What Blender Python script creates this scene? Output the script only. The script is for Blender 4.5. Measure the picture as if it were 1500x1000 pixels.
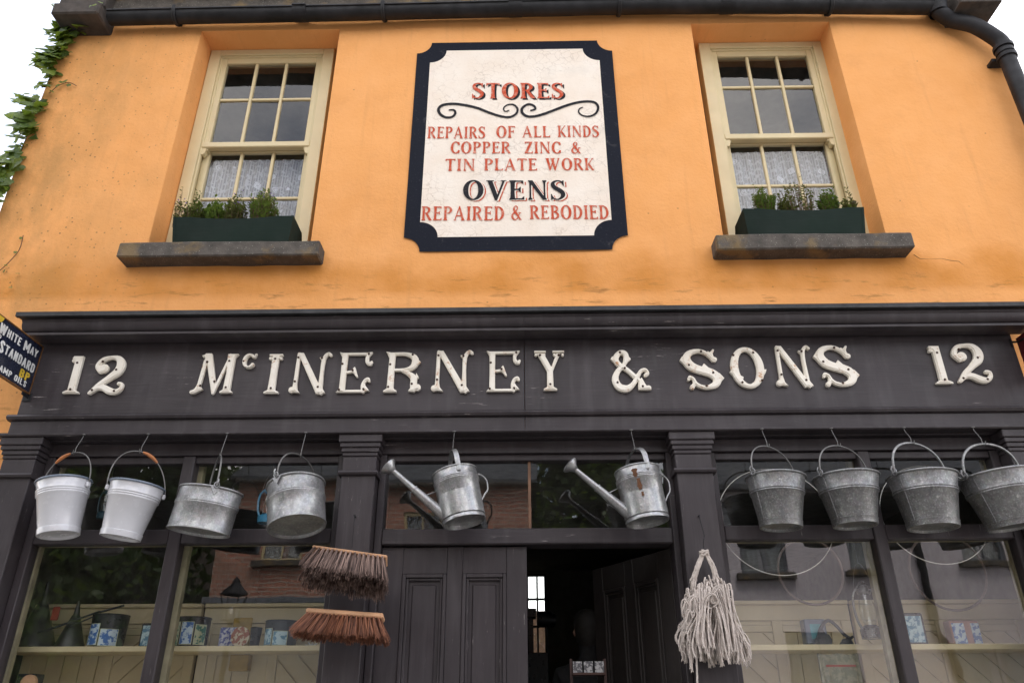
import bpy, bmesh, math, random
import numpy as np
from mathutils import Vector, Matrix, Euler
for o in list(bpy.data.objects): bpy.data.objects.remove(o)
scene = bpy.context.scene
COL = scene.collection
R = math.radians
G = 0.28            # level of the pavement

# ------------------------------------------------------------------ camera
F_PX, PITCH, ROLL, YAW = 1100.0, R(26.3), -0.0036, -0.0139
CAM = Vector((0, -4, 1.5))
_w = Vector((math.sin(YAW)*math.cos(PITCH), math.cos(YAW)*math.cos(PITCH), math.sin(PITCH)))
_r = Vector((math.cos(YAW), -math.sin(YAW), 0)); _u = _r.cross(_w)
_r, _u = math.cos(ROLL)*_r + math.sin(ROLL)*_u, -math.sin(ROLL)*_r + math.cos(ROLL)*_u
cd = bpy.data.cameras.new('camera'); cam = bpy.data.objects.new('camera', cd); COL.objects.link(cam)
cd.sensor_width = 36; cd.lens = F_PX/1500*36; cd.clip_start = 0.05; cd.clip_end = 500
M = Matrix((_r, _u, -_w)).transposed().to_4x4(); M.translation = CAM
cam.matrix_world = M
scene.camera = cam

# ------------------------------------------------------------------ sky, sun, exposure
world = bpy.data.worlds.new('World'); scene.world = world; world.use_nodes = True
nt = world.node_tree; nt.nodes.clear()
SUN_EL, SUN_AZ = R(60), R(25)
sky = nt.nodes.new('ShaderNodeTexSky'); sky.sky_type = 'NISHITA'; sky.sun_disc = False
sky.sun_elevation = SUN_EL; sky.sun_rotation = SUN_AZ; sky.air_density = 1.0; sky.dust_density = 2.0
tc = nt.nodes.new('ShaderNodeTexCoord'); nz = nt.nodes.new('ShaderNodeTexNoise')
nz.inputs['Scale'].default_value = 2.6; nz.inputs['Detail'].default_value = 5; nz.inputs['Roughness'].default_value = .55
rmp = nt.nodes.new('ShaderNodeMapRange'); rmp.inputs[1].default_value = .38; rmp.inputs[2].default_value = .62
rmp.inputs[3].default_value = .12; rmp.inputs[4].default_value = 1.0
mx = nt.nodes.new('ShaderNodeMix'); mx.data_type = 'RGBA'
mx.inputs[7].default_value = (10.7, 10.25, 9.95, 1)
bg = nt.nodes.new('ShaderNodeBackground'); bg.inputs['Strength'].default_value = 0.1
wo = nt.nodes.new('ShaderNodeOutputWorld'); L = nt.links.new
mpw = nt.nodes.new('ShaderNodeMapping'); mpw.inputs['Location'].default_value = (.35, .1, .2)
L(tc.outputs['Generated'], mpw.inputs[0]); L(mpw.outputs[0], nz.inputs['Vector']); L(nz.outputs['Fac'], rmp.inputs[0]); L(rmp.outputs[0], mx.inputs[0])
L(sky.outputs[0], mx.inputs[6]); L(mx.outputs[2], bg.inputs[0]); L(bg.outputs[0], wo.inputs[0])
sd = bpy.data.lights.new('sun', 'SUN'); sd.energy = 1.5; sd.angle = R(20); sd.color = (1, .96, .9)
sun = bpy.data.objects.new('sun', sd); COL.objects.link(sun)
sun_dir = Vector((math.sin(SUN_AZ)*math.cos(SUN_EL), math.cos(SUN_AZ)*math.cos(SUN_EL), math.sin(SUN_EL)))
sun.rotation_euler = sun_dir.to_track_quat('Z', 'Y').to_euler()
vs = scene.view_settings; vs.view_transform = 'Standard'; vs.look = 'None'; vs.gamma = 1; vs.use_curve_mapping = False
vs.exposure = 1.80
scene.cycles.max_bounces = 8; scene.cycles.transparent_max_bounces = 16
scene.cycles.use_denoising = True

# ------------------------------------------------------------------ helpers
def at(px, py, Y=0.0):
    """where the line of sight through a point of the photograph (1500 x 1000) meets the vertical plane y = Y"""
    d = _r*((px-750)/F_PX) - _u*((py-500)/F_PX) + _w
    return CAM + d*((Y-CAM.y)/d.y)

def root_loc(o):
    while o.parent: o = o.parent
    return o.location.copy()

class MB:
    def __init__(s): s.bm = bmesh.new()
    def box(s, x0, x1, y0, y1, z0, z1, bev=0.0, m=None):
        vs_ = [s.bm.verts.new((x, y, z)) for x in (x0, x1) for y in (y0, y1) for z in (z0, z1)]
        f = [(0,1,3,2),(4,6,7,5),(0,4,5,1),(2,3,7,6),(0,2,6,4),(1,5,7,3)]
        fs = [s.bm.faces.new([vs_[i] for i in q]) for q in f]
        if bev:
            es = list({e for q in fs for e in q.edges})
            r = bmesh.ops.bevel(s.bm, geom=es, offset=bev, segments=1, affect='EDGES')
            vs_ = list({v for q in r['faces'] for v in q.verts} | {v for v in vs_ if v.is_valid})
        if m is not None:
            for v in vs_: v.co = m @ v.co
        return s
    def tube(s, pts, r, seg=8, cap=True, closed=False, flat=None):
        pts = [Vector(p) for p in pts]; n = len(pts)
        rs = r if isinstance(r, (list, tuple)) else [r]*n
        rings = []; up = None
        for i, p in enumerate(pts):
            a = pts[(i-1) % n] if (i or closed) else p; b = pts[(i+1) % n] if (i < n-1 or closed) else p
            t = (b-a).normalized()
            if up is None: up = Vector((0,0,1)) if abs(t.z) < .9 else Vector((0,1,0))
            x = t.cross(up)
            if x.length < 1e-5: x = t.orthogonal()
            x.normalize(); y = x.cross(t).normalized(); up = y
            fx, fy = flat if flat else (1, 1)
            rings.append([s.bm.verts.new(p + (x*math.cos(k*2*math.pi/seg)*fx + y*math.sin(k*2*math.pi/seg)*fy)*rs[i]) for k in range(seg)])
        m = n if closed else n-1
        for i in range(m):
            A, B = rings[i], rings[(i+1) % n]
            for k in range(seg): s.bm.faces.new((A[k], A[(k+1) % seg], B[(k+1) % seg], B[k]))
        if cap and not closed:
            s.bm.faces.new(rings[0][::-1]); s.bm.faces.new(rings[-1])
        return s
    def lathe(s, prof, seg=32, cx=0, cy=0, cz=0, sx=1, sy=1):
        rings = []
        for r, z in prof:
            if r < 1e-5: rings.append([s.bm.verts.new((cx, cy, cz+z))])
            else: rings.append([s.bm.verts.new((cx+r*sx*math.cos(k*2*math.pi/seg), cy+r*sy*math.sin(k*2*math.pi/seg), cz+z)) for k in range(seg)])
        for A, B in zip(rings, rings[1:]):
            for k in range(seg):
                q = [A[k % len(A)], A[(k+1) % len(A)], B[(k+1) % len(B)], B[k % len(B)]]
                u = []
                for v in q:
                    if v not in u: u.append(v)
                if len(u) > 2: s.bm.faces.new(u)
        return s
    def prism(s, poly, a0, a1, axis='y'):
        """poly (u, v) extruded: axis y -> (u, y, v); axis x -> (x, u, v); axis z -> (u, v, z)"""
        def P(u, v, a): return {'y': (u, a, v), 'x': (a, u, v), 'z': (u, v, a)}[axis]
        A = [s.bm.verts.new(P(u, v, a0)) for u, v in poly]; B = [s.bm.verts.new(P(u, v, a1)) for u, v in poly]
        n = len(poly)
        s.bm.faces.new(A); s.bm.faces.new(B[::-1])
        for i in range(n): s.bm.faces.new((A[i], B[i], B[(i+1) % n], A[(i+1) % n]))
        return s
    def face(s, pts):
        s.bm.faces.new([s.bm.verts.new(p) for p in pts]); return s
    def mesh(s, name, off=None, smooth=True, ang=35):
        bmesh.ops.recalc_face_normals(s.bm, faces=s.bm.faces[:])
        if off is not None:
            for v in s.bm.verts: v.co -= off
        me = bpy.data.meshes.new(name); s.bm.to_mesh(me); s.bm.free()
        if smooth and len(me.polygons):
            me.polygons.foreach_set('use_smooth', [True]*len(me.polygons))
            me.set_sharp_from_angle(angle=R(ang))
        return me

def tag(o, label=None, cat=None, group=None, kind=None):
    if label: o['label'] = label
    if cat: o['category'] = cat
    if group: o['group'] = group
    if kind: o['kind'] = kind
    return o

def obj(name, mb, mat, parent=None, local=False, smooth=True, ang=35, **kw):
    """links one mesh object; mb is in world coordinates unless local"""
    if isinstance(mb, MB):
        off = root_loc(parent) if (parent is not None and not local) else None
        me = mb.mesh(name, off, smooth, ang)
    else: me = mb
    o = bpy.data.objects.new(name, me); COL.objects.link(o)
    if mat is not None and not me.materials: me.materials.append(mat)
    if parent is not None: o.parent = parent
    return tag(o, **kw)

def thing(name, label, cat, loc=(0,0,0), group=None, kind=None):
    o = bpy.data.objects.new(name, None); COL.objects.link(o); o.location = loc; o.empty_display_size = .1
    return tag(o, label, cat, group, kind)

def struct(name, mb, mat, smooth=True): return obj(name, mb, mat, kind='structure', smooth=smooth)

# ------------------------------------------------------------------ materials
class NT:
    def __init__(s, name):
        s.m = bpy.data.materials.new(name); s.m.use_nodes = True; s.t = s.m.node_tree; s.t.nodes.clear()
        s.out = s.n('OutputMaterial'); s.tc = s.n('TexCoord'); s.co = s.tc.outputs['Object']
    def n(s, t, **kw):
        x = s.t.nodes.new('ShaderNode'+t)
        for k, v in kw.items(): setattr(x, k, v)
        return x
    def l(s, a, b): s.t.links.new(a, b)
    def noise(s, scale, detail=4, rough=.55, vec=None, out='Fac', stretch=None):
        x = s.n('TexNoise'); x.inputs['Scale'].default_value = scale; x.inputs['Detail'].default_value = detail; x.inputs['Roughness'].default_value = rough
        v = vec or s.co
        if stretch:
            mp = s.n('Mapping'); mp.inputs['Scale'].default_value = stretch; s.l(v, mp.inputs[0]); v = mp.outputs[0]
        s.l(v, x.inputs['Vector']); return x.outputs[out]
    def vor(s, scale, feature='F1', out='Distance', stretch=None, rnd=1.0):
        x = s.n('TexVoronoi', feature=feature); x.inputs['Scale'].default_value = scale; x.inputs['Randomness'].default_value = rnd
        v = s.co
        if stretch:
            mp = s.n('Mapping'); mp.inputs['Scale'].default_value = stretch; s.l(v, mp.inputs[0]); v = mp.outputs[0]
        s.l(v, x.inputs['Vector']); return x.outputs[out]
    def rng(s, v, a, b, c=0.0, d=1.0):
        x = s.n('MapRange'); s.l(v, x.inputs[0])
        for i, q in enumerate((a, b, c, d)): x.inputs[i+1].default_value = q
        return x.outputs[0]
    def math(s, op, a, b=None):
        x = s.n('Math', operation=op)
        for i, q in enumerate((a, b)):
            if q is None: continue
            if isinstance(q, (int, float)): x.inputs[i].default_value = q
            else: s.l(q, x.inputs[i])
        return x.outputs[0]
    def mix(s, f, a, b, blend='MIX'):
        x = s.n('Mix', data_type='RGBA', blend_type=blend)
        for i, q in ((0, f), (6, a), (7, b)):
            if isinstance(q, (int, float)): x.inputs[i].default_value = q
            elif isinstance(q, tuple): x.inputs[i].default_value = (*q[:3], 1)
            else: s.l(q, x.inputs[i])
        return x.outputs[2]
    def sep(s):
        x = s.n('SeparateXYZ'); s.l(s.co, x.inputs[0]); return x.outputs
    def bump(s, h, strength=.3, dist=.01, normal=None):
        x = s.n('Bump'); x.inputs['Strength'].default_value = strength; x.inputs['Distance'].default_value = dist
        s.l(h, x.inputs['Height'])
        if normal: s.l(normal, x.inputs['Normal'])
        return x.outputs[0]
    def bsdf(s, col, rough=.6, metal=0.0, normal=None, spec=None, coat=None, sheen=None):
        b = s.n('BsdfPrincipled')
        for k, q in (('Base Color', col), ('Roughness', rough), ('Metallic', metal)):
            if isinstance(q, (int, float)): b.inputs[k].default_value = q
            elif isinstance(q, tuple): b.inputs[k].default_value = (*q[:3], 1)
            else: s.l(q, b.inputs[k])
        if normal: s.l(normal, b.inputs['Normal'])
        if spec is not None: b.inputs['Specular IOR Level'].default_value = spec
        if coat: b.inputs['Coat Weight'].default_value = coat; b.inputs['Coat Roughness'].default_value = .12
        s.l(b.outputs[0], s.out.inputs[0]); s.b = b; return b

def simple(name, col, rough=.6, metal=0.0, var=.25, scale=12, bump=.15, bscale=60, **kw):
    t = NT(name); f = t.noise(scale, 5)
    c = t.mix(t.rng(f, .3, .7), tuple(x*(1-var) for x in col), tuple(min(1, x*(1+var)) for x in col))
    r = t.rng(t.noise(scale*2.3, 3), .3, .7, max(.02, rough-.1), min(1, rough+.1))
    nrm = t.bump(t.noise(bscale, 4), bump, .003) if bump else None
    t.bsdf(c, r, metal, nrm, **kw); return t.m

def m_plaster():
    t = NT('orange_limewash_render'); x, y, z = t.sep()
    big = t.noise(.9, 4); med = t.noise(5, 5); fine = t.noise(45, 4)
    c = t.mix(t.rng(big, .35, .65), (.78, .352, .112), (.86, .405, .140))
    c = t.mix(t.math('MULTIPLY', t.rng(med, .4, .75), .35), c, (.90, .45, .185))
    # ochre damp band above the shopfront
    edge = t.math('ADD', z, t.math('MULTIPLY', t.math('SUBTRACT', t.noise(1.6, 5), .5), .55))
    d = t.math('MULTIPLY', t.rng(edge, 3.84, 3.70), t.rng(z, 3.5, 3.56))
    d = t.math('MULTIPLY', d, t.rng(t.noise(2.2, 3), .35, .6, .2, .9))
    c = t.mix(t.math('MULTIPLY', d, .9), c, (.60, .235, .040))
    line = t.math('MULTIPLY', t.rng(t.noise(7, 6, .7, stretch=(.5, 1, 3)), .56, .70), t.rng(z, 3.70, 3.60))
    c = t.mix(t.math('MULTIPLY', line, .8), c, (.28, .13, .035))
    # green-brown dirt, specks towards the left gable
    left = t.rng(t.math('ADD', x, t.math('MULTIPLY', t.math('SUBTRACT', t.noise(1.1, 4), .5), 1.4)), -2.45, -3.3)
    grime = t.math('MULTIPLY', t.rng(t.noise(2.6, 5, .65, stretch=(1, 1, .45)), .36, .62), left)
    c = t.mix(t.math('MULTIPLY', grime, .78), c, (.40, .22, .075))
    c = t.mix(t.math('MULTIPLY', t.rng(t.noise(3.4, 6, .7), .52, .72), .22), c, (.60, .27, .09))
    sp = t.rng(t.vor(24), .17, .07); sel = t.rng(t.noise(3.2, 4), .42, .54)
    sp = t.math('MULTIPLY', t.math('MULTIPLY', sp, sel), t.rng(x, -2.2, -2.9, .0, 1))
    c = t.mix(t.math('MULTIPLY', sp, .85), c, (.09, .065, .035))
    sp2 = t.math('MULTIPLY', t.rng(t.vor(7), .05, .02), .6)
    c = t.mix(sp2, c, (.25, .13, .05))
    # rain streaks under sills
    st = t.rng(t.noise(3, 4, stretch=(6, 1, .35)), .56, .74)
    c = t.mix(t.math('MULTIPLY', st, .16), c, (.45, .22, .08))
    h = t.math('ADD', t.math('MULTIPLY', fine, .6), t.math('ADD', t.math('MULTIPLY', med, 1.2), t.math('MULTIPLY', t.noise(160, 3), .25)))
    t.bsdf(c, .88, 0, t.bump(h, .42, .012), spec=.25); return t.m

def m_paint(name, col=(.038, .031, .034), rough=.46, chips=True, stretch=(.5, 3, 7), grain=.22, spec=.4):
    t = NT(name); x, y, z = t.sep()
    g = t.noise(9, 6, .65, stretch=stretch); f = t.noise(2.4, 4)
    c = t.mix(t.rng(f, .3, .7), tuple(q*.8 for q in col), tuple(q*1.25 for q in col))
    c = t.mix(t.math('MULTIPLY', t.rng(g, .5, .8), .3), c, tuple(q*1.9 for q in col))
    if chips:
        a = t.math('MULTIPLY', t.rng(t.noise(14, 6, .7, stretch=stretch), .63, .69), t.rng(t.noise(1.7, 3), .52, .63))
        c = t.mix(a, c, (.42, .38, .36))
        # pale washed-down streaks
        a2 = t.math('MULTIPLY', t.rng(t.noise(5, 4, stretch=(3, 1, .4)), .50, .75), .27)
        c = t.mix(a2, c, (.115, .105, .11))
    r = t.rng(t.noise(6, 4), .3, .7, rough-.08, rough+.14)
    t.bsdf(c, r, 0, t.bump(g, grain, .006), spec=spec); return t.m

def m_galv(name, bright=.52, rough=.42, rust=.0, fleck=.35):
    t = NT(name)
    v = t.n('TexVoronoi'); v.inputs['Scale'].default_value = 55; t.l(t.co, v.inputs['Vector'])
    s_ = t.rng(v.outputs['Color'], 0, 1)
    n1 = t.noise(7, 6, .65); n2 = t.noise(30, 5, .7)
    c = t.mix(t.rng(n1, .35, .68), (bright*.55, bright*.57, bright*.58), (bright, bright, bright*.99))
    c = t.mix(.28, c, v.outputs['Color'], 'SOFT_LIGHT')
    c = t.mix(t.math('MULTIPLY', t.rng(t.noise(110, 3, .7), .52, .68), .35), c, (.62, .62, .60))
    c = t.mix(t.math('MULTIPLY', t.rng(t.noise(9, 5, .7, stretch=(3, 3, .5)), .52, .7), .4), c, (.14, .14, .14))
    hsv = t.n('HueSaturation'); hsv.inputs['Saturation'].default_value = .15; t.l(c, hsv.inputs['Color']); c = hsv.outputs[0]
    c = t.mix(t.math('MULTIPLY', t.rng(n2, .62, .72), .6), c, (.68, .68, .66))
    c = t.mix(t.math('MULTIPLY', t.rng(t.noise(16, 6, .7), .64, .74), .7), c, (.10, .08, .065))
    if rust:
        c = t.mix(t.math('MULTIPLY', t.rng(t.noise(5, 6, .75, stretch=(2, 2, .8)), .60, .64), rust), c, (.13, .055, .02))
    r = t.rng(n1, .3, .7, rough+.12, rough-.04)
    t.bsdf(c, r, .70, t.bump(t.math('ADD', t.math('MULTIPLY', n1, 2.0), n2), .25, .004)); return t.m

def m_glass(name='window_glass', k=2.5, tint=(.96, .98, .97), wob=.011, ws=3.0, dirt=.03):
    t = NT(name)
    nrm = t.bump(t.noise(ws, 2), wob, .05)
    lw = t.n('LayerWeight'); lw.inputs['Blend'].default_value = .5; t.l(nrm, lw.inputs['Normal'])
    f = t.math('MULTIPLY', t.math('ADD', t.math('MULTIPLY', t.math('POWER', lw.outputs['Facing'], 5.0), .96), .04), k)
    tr = t.n('BsdfTransparent'); tr.inputs[0].default_value = (*tint, 1)
    gl = t.n('BsdfGlossy'); gl.inputs['Roughness'].default_value = .0; t.l(nrm, gl.inputs['Normal'])
    df = t.n('BsdfDiffuse'); df.inputs[0].default_value = (.35, .34, .31, 1)
    m1 = t.n('MixShader'); t.l(t.rng(t.noise(5, 6, .7), .45, .8, dirt*.3, dirt*2), m1.inputs[0]); t.l(tr.outputs[0], m1.inputs[1]); t.l(df.outputs[0], m1.inputs[2])
    m2 = t.n('MixShader'); t.l(f, m2.inputs[0]); t.l(m1.outputs[0], m2.inputs[1]); t.l(gl.outputs[0], m2.inputs[2])
    t.l(m2.outputs[0], t.out.inputs[0]); return t.m

def m_lace():
    t = NT('lace_cotton'); x, y, z = t.sep()
    v = t.vor(10, rnd=.55, stretch=(1, .0, 1)); pet = t.rng(v, .24, .33, 1, 0)
    w = t.n('TexWave', wave_type='RINGS', rings_direction='SPHERICAL'); 
    vc = t.n('TexVoronoi'); vc.inputs['Scale'].default_value = 10; vc.inputs['Randomness'].default_value = .55
    mp = t.n('Mapping'); mp.inputs['Scale'].default_value = (1, 0, 1); t.l(t.co, mp.inputs[0]); t.l(mp.outputs[0], vc.inputs['Vector'])
    ring = t.math('SINE', t.math('MULTIPLY', vc.outputs['Distance'], 62)); 
    leaf = t.rng(t.noise(34, 3, .6, stretch=(1, 0, 1)), .48, .56)
    lines = t.math('SINE', t.math('MULTIPLY', x, 420))
    a = t.math('MAXIMUM', t.math('MULTIPLY', pet, t.rng(ring, -.5, .6, .45, 1)), t.math('MULTIPLY', leaf, .5))
    a = t.math('MAXIMUM', a, t.rng(lines, -.2, .9, .22, .48))
    a = t.math('MINIMUM', t.math('ADD', a, .12), .95)
    b = t.bsdf((.86, .87, .90), .9)
    tl = t.n('BsdfTranslucent'); tl.inputs[0].default_value = (.8, .8, .84, 1)
    tr = t.n('BsdfTransparent'); m0 = t.n('MixShader'); m0.inputs[0].default_value = .25
    t.l(b.outputs[0], m0.inputs[1]); t.l(tl.outputs[0], m0.inputs[2])
    m1 = t.n('MixShader'); t.l(a, m1.inputs[0]); t.l(tr.outputs[0], m1.inputs[1]); t.l(m0.outputs[0], m1.inputs[2])
    t.l(m1.outputs[0], t.out.inputs[0]); return t.m

def m_stone(name='dark_limestone', lichen=True):
    t = NT(name); n = t.noise(10, 7, .65)
    c = t.mix(t.rng(n, .3, .7), (.048, .041, .034), (.125, .108, .09))
    if lichen:
        c = t.mix(t.rng(t.vor(60), .16, .08, 0, .8), c, (.40, .39, .34))
        c = t.mix(t.math('MULTIPLY', t.rng(t.noise(4, 5), .56, .66), .45), c, (.30, .19, .06))
    t.bsdf(c, .85, 0, t.bump(t.noise(40, 6, .7), .6, .01)); return t.m

def m_worn(name, col, worn, amount=.5, scale=14, edge=(.58, .66), rough=.75):
    """flat sign paint: colour with worn specks showing what is below"""
    t = NT(name); a = t.rng(t.noise(scale, 8, .75), edge[0], edge[1], 0, amount)
    b = t.rng(t.noise(2.0, 3), .35, .65, .4, 1)
    c = t.mix(t.math('MULTIPLY', a, b), col, worn)
    c = t.mix(t.math('MULTIPLY', t.rng(t.noise(70, 4, .7), .60, .70), amount*.3), c, worn)
    t.bsdf(c, rough, 0, t.bump(t.noise(60, 5), .3, .004), spec=.15); return t.m

def m_signwhite():
    t = NT('cracked_cream_sign_paint'); x, y, z = t.sep()
    c = t.mix(t.rng(t.noise(4, 5), .35, .7), (.82, .71, .59), (.87, .79, .69))
    cr = t.n('TexVoronoi', feature='DISTANCE_TO_EDGE'); cr.inputs['Scale'].default_value = 17
    wv = t.n('VectorMath', operation='ADD'); nn = t.n('TexNoise'); nn.inputs['Scale'].default_value = 12; nn.inputs['Detail'].default_value = 6
    t.l(t.co, nn.inputs['Vector']); sc = t.n('VectorMath', operation='SCALE'); sc.inputs['Scale'].default_value = .10
    t.l(nn.outputs['Color'], sc.inputs[0]); t.l(t.co, wv.inputs[0]); t.l(sc.outputs[0], wv.inputs[1]); t.l(wv.outputs[0], cr.inputs['Vector'])
    a = t.math('MULTIPLY', t.rng(cr.outputs['Distance'], .045, .008), t.rng(t.noise(3.3, 4), .43, .58))
    top = t.rng(z, 4.9, 5.7, .35, 1.0)
    c = t.mix(t.math('MULTIPLY', a, t.math('MULTIPLY', top, .9)), c, (.36, .26, .19))
    sm = t.math('MULTIPLY', t.rng(t.noise(2.6, 6, .6, stretch=(1, 1, 1.6)), .55, .72), top)
    c = t.mix(t.math('MULTIPLY', sm, .6), c, (.42, .38, .33))
    c = t.mix(t.math('MULTIPLY', t.rng(t.noise(120, 3), .66, .72), .4), c, (.45, .36, .28))
    t.bsdf(c, .8, 0, t.bump(t.math('SUBTRACT', t.noise(50, 5), t.math('MULTIPLY', a, .6)), .4, .005)); return t.m

def m_leaf(name, c1, c2, scale=8):
    t = NT(name); oi = t.n('ObjectInfo')
    f = t.math('FRACT', t.math('ADD', t.noise(scale, 2), oi.outputs['Random']))
    c = t.mix(f, c1, c2); b = t.bsdf(c, .5)
    tl = t.n('BsdfTranslucent'); t.l(t.mix(.5, c, (.30, .42, .04)), tl.inputs[0])
    m0 = t.n('MixShader'); m0.inputs[0].default_value = .35; t.l(b.outputs[0], m0.inputs[1]); t.l(tl.outputs[0], m0.inputs[2])
    t.l(m0.outputs[0], t.out.inputs[0]); return t.m

def m_picture(name, bgc, fg, scale=30, third=None):
    t = NT(name); n = t.noise(scale, 3, .6)
    c = t.mix(t.rng(n, .47, .53), bgc, fg)
    if third: c = t.mix(t.rng(t.noise(scale*1.7, 2), .60, .64), c, third)
    t.bsdf(c, .35); return t.m

def m_brick():
    t = NT('red_brick'); b = t.n('TexBrick')
    mp = t.n('Mapping'); mp.inputs['Rotation'].default_value = (R(90), 0, 0); t.l(t.co, mp.inputs[0]); t.l(mp.outputs[0], b.inputs['Vector'])
    b.inputs['Scale'].default_value = 1; b.inputs['Brick Width'].default_value = .235; b.inputs['Row Height'].default_value = .085; b.inputs['Mortar Size'].default_value = .011
    b.inputs['Color1'].default_value = (.50, .21, .14, 1); b.inputs['Color2'].default_value = (.33, .14, .10, 1); b.inputs['Mortar'].default_value = (.42, .36, .30, 1)
    c = t.mix(t.math('MULTIPLY', t.rng(t.noise(3, 5), .45, .7), .5), b.outputs['Color'], (.34, .24, .18))
    t.bsdf(c, .9, 0, t.bump(b.outputs['Fac'], -.4, .01)); return t.m

PLASTER = m_plaster()
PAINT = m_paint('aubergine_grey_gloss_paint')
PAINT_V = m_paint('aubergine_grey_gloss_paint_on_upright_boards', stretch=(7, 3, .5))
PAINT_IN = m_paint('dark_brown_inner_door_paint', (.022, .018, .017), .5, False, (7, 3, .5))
LEAD = simple('weathered_black_lead', (.022, .022, .023), .6, var=.5, scale=8, bump=.6)
CREAM = simple('cream_gloss_window_paint', (.66, .55, .315), .38, var=.06, scale=5, bump=.12, bscale=30)
STONE = m_stone(); STONE_K = simple('stained_kneeler_stone', (.055, .045, .038), .9, var=.4, bump=.6, bscale=30); STONE_P = simple('pale_stone', (.12, .10, .085), .9, var=.35, bump=.6, bscale=30)
GALV = m_galv('galvanised_zinc', .36, .38); GALV_D = m_galv('dull_galvanised_zinc', .25, .40, fleck=.16); GALV_C = m_galv('bright_zinc', .40, .30); GALV_R = m_galv('rust_scraped_zinc', .38, .30, .0)
ENAMEL = simple('white_enamel', (.62, .62, .645), .22, var=.04, bump=.05, bscale=8, coat=.5)
WIRE = simple('dull_steel_wire', (.17, .165, .16), .45, .7); GRIP = simple('turned_beech_grip', (.42, .15, .045), .45, var=.3)
IRON = simple('black_cast_iron', (.013, .013, .015), .6, var=.6, scale=7, bump=.4, bscale=40, spec=.35)
GLASS = m_glass(); GLASS_UP = m_glass('upstairs_window_glass', 2.0, (.90, .93, .97), .012, 2.0, .02)
LACE = m_lace()
BLACKP = m_worn('worn_black_sign_paint', (.008, .010, .018), (.26, .24, .23), .45, 9, (.58, .74), .75)
WHITEP = m_signwhite()
REDP = m_worn('worn_vermilion_sign_paint', (.52, .075, .03), (.80, .50, .38), .75, 30, (.48, .66))
BLACKL = m_worn('black_sign_lettering_paint', (.018, .018, .022), (.5, .45, .4), .4, 30, (.6, .7))
LETTER = None
def m_letter():
    t = NT('rust_spotted_cream_cast_iron')
    c = t.mix(t.rng(t.noise(9, 4), .35, .65), (.92, .87, .77), (.84, .78, .67))
    c = t.mix(t.math('MULTIPLY', t.rng(t.noise(22, 6, .7), .58, .68), .85), c, (.50, .22, .06))
    t.bsdf(c, .5, 0, t.bump(t.noise(60, 4), .35, .004)); return t.m
LETTER = m_letter(); SCREW = simple('rusty_screw', (.05, .022, .012), .7, .3)
PLANTER = m_paint('bottle_green_planter_paint', (.012, .022, .017), .7, False, (1, 2, 7), .2, .15); SOIL = simple('soil', (.03, .02, .013), .95)
LEAF_IVY = m_leaf('creeper_leaf', (.030, .075, .012), (.16, .22, .03)); LEAF_G = m_leaf('green_sprig', (.04, .10, .02), (.13, .19, .05), 20)
LEAF_H = m_leaf('bronze_heather', (.07, .04, .035), (.06, .08, .03), 20); FLOWER = simple('violet_flower', (.14, .07, .30), .7)
STEM = simple('woody_stem', (.10, .055, .03), .85)
LEAF_T = m_leaf('tree_leaf', (.018, .045, .010), (.06, .10, .022), 1.3); BARK = simple('bark', (.08, .06, .045), .9, bump=.8)
WOODB = simple('broom_stock_wood', (.52, .29, .16), .7, var=.35, scale=9, bump=.4)
def m_bristle(name, c0, c1):
    t = NT(name); oi = t.n('ObjectInfo'); ge = t.n('NewGeometry')
    f = t.math('FRACT', t.math('ADD', ge.outputs['Random Per Island'], oi.outputs['Random']))
    t.bsdf(t.mix(t.math('POWER', f, 1.6), c0, c1), .7); return t.m
BRIS_D = m_bristle('dark_bass_bristle', (.032, .018, .015), (.38, .255, .205)); BRIS_R = m_bristle('red_brown_bass_bristle', (.070, .024, .014), (.46, .19, .10))
MOP = simple('undyed_cotton_yarn', (.60, .53, .48), .95, var=.2, scale=40, bump=.9, bscale=260)
BOARD = simple('cream_matchboard_paint', (.62, .52, .32), .6, var=.08, scale=4, bump=.2)
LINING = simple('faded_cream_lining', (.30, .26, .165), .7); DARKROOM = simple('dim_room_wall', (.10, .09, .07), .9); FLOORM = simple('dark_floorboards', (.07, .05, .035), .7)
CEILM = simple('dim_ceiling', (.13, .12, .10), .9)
ASPHALT = simple('asphalt', (.10, .10, .10), .9, bump=.6, bscale=120); PAVE = simple('pavement_concrete', (.20, .195, .18), .9)
BRICK = m_brick(); RENDER_L = simple('lilac_grey_render', (.62, .57, .60), .9, var=.12, scale=1.5); RENDER_D = simple('slate_grey_shopfront_paint', (.15, .16, .18), .6)
SLATE = simple('roof_slate', (.06, .065, .075), .7, scale=6)

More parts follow.
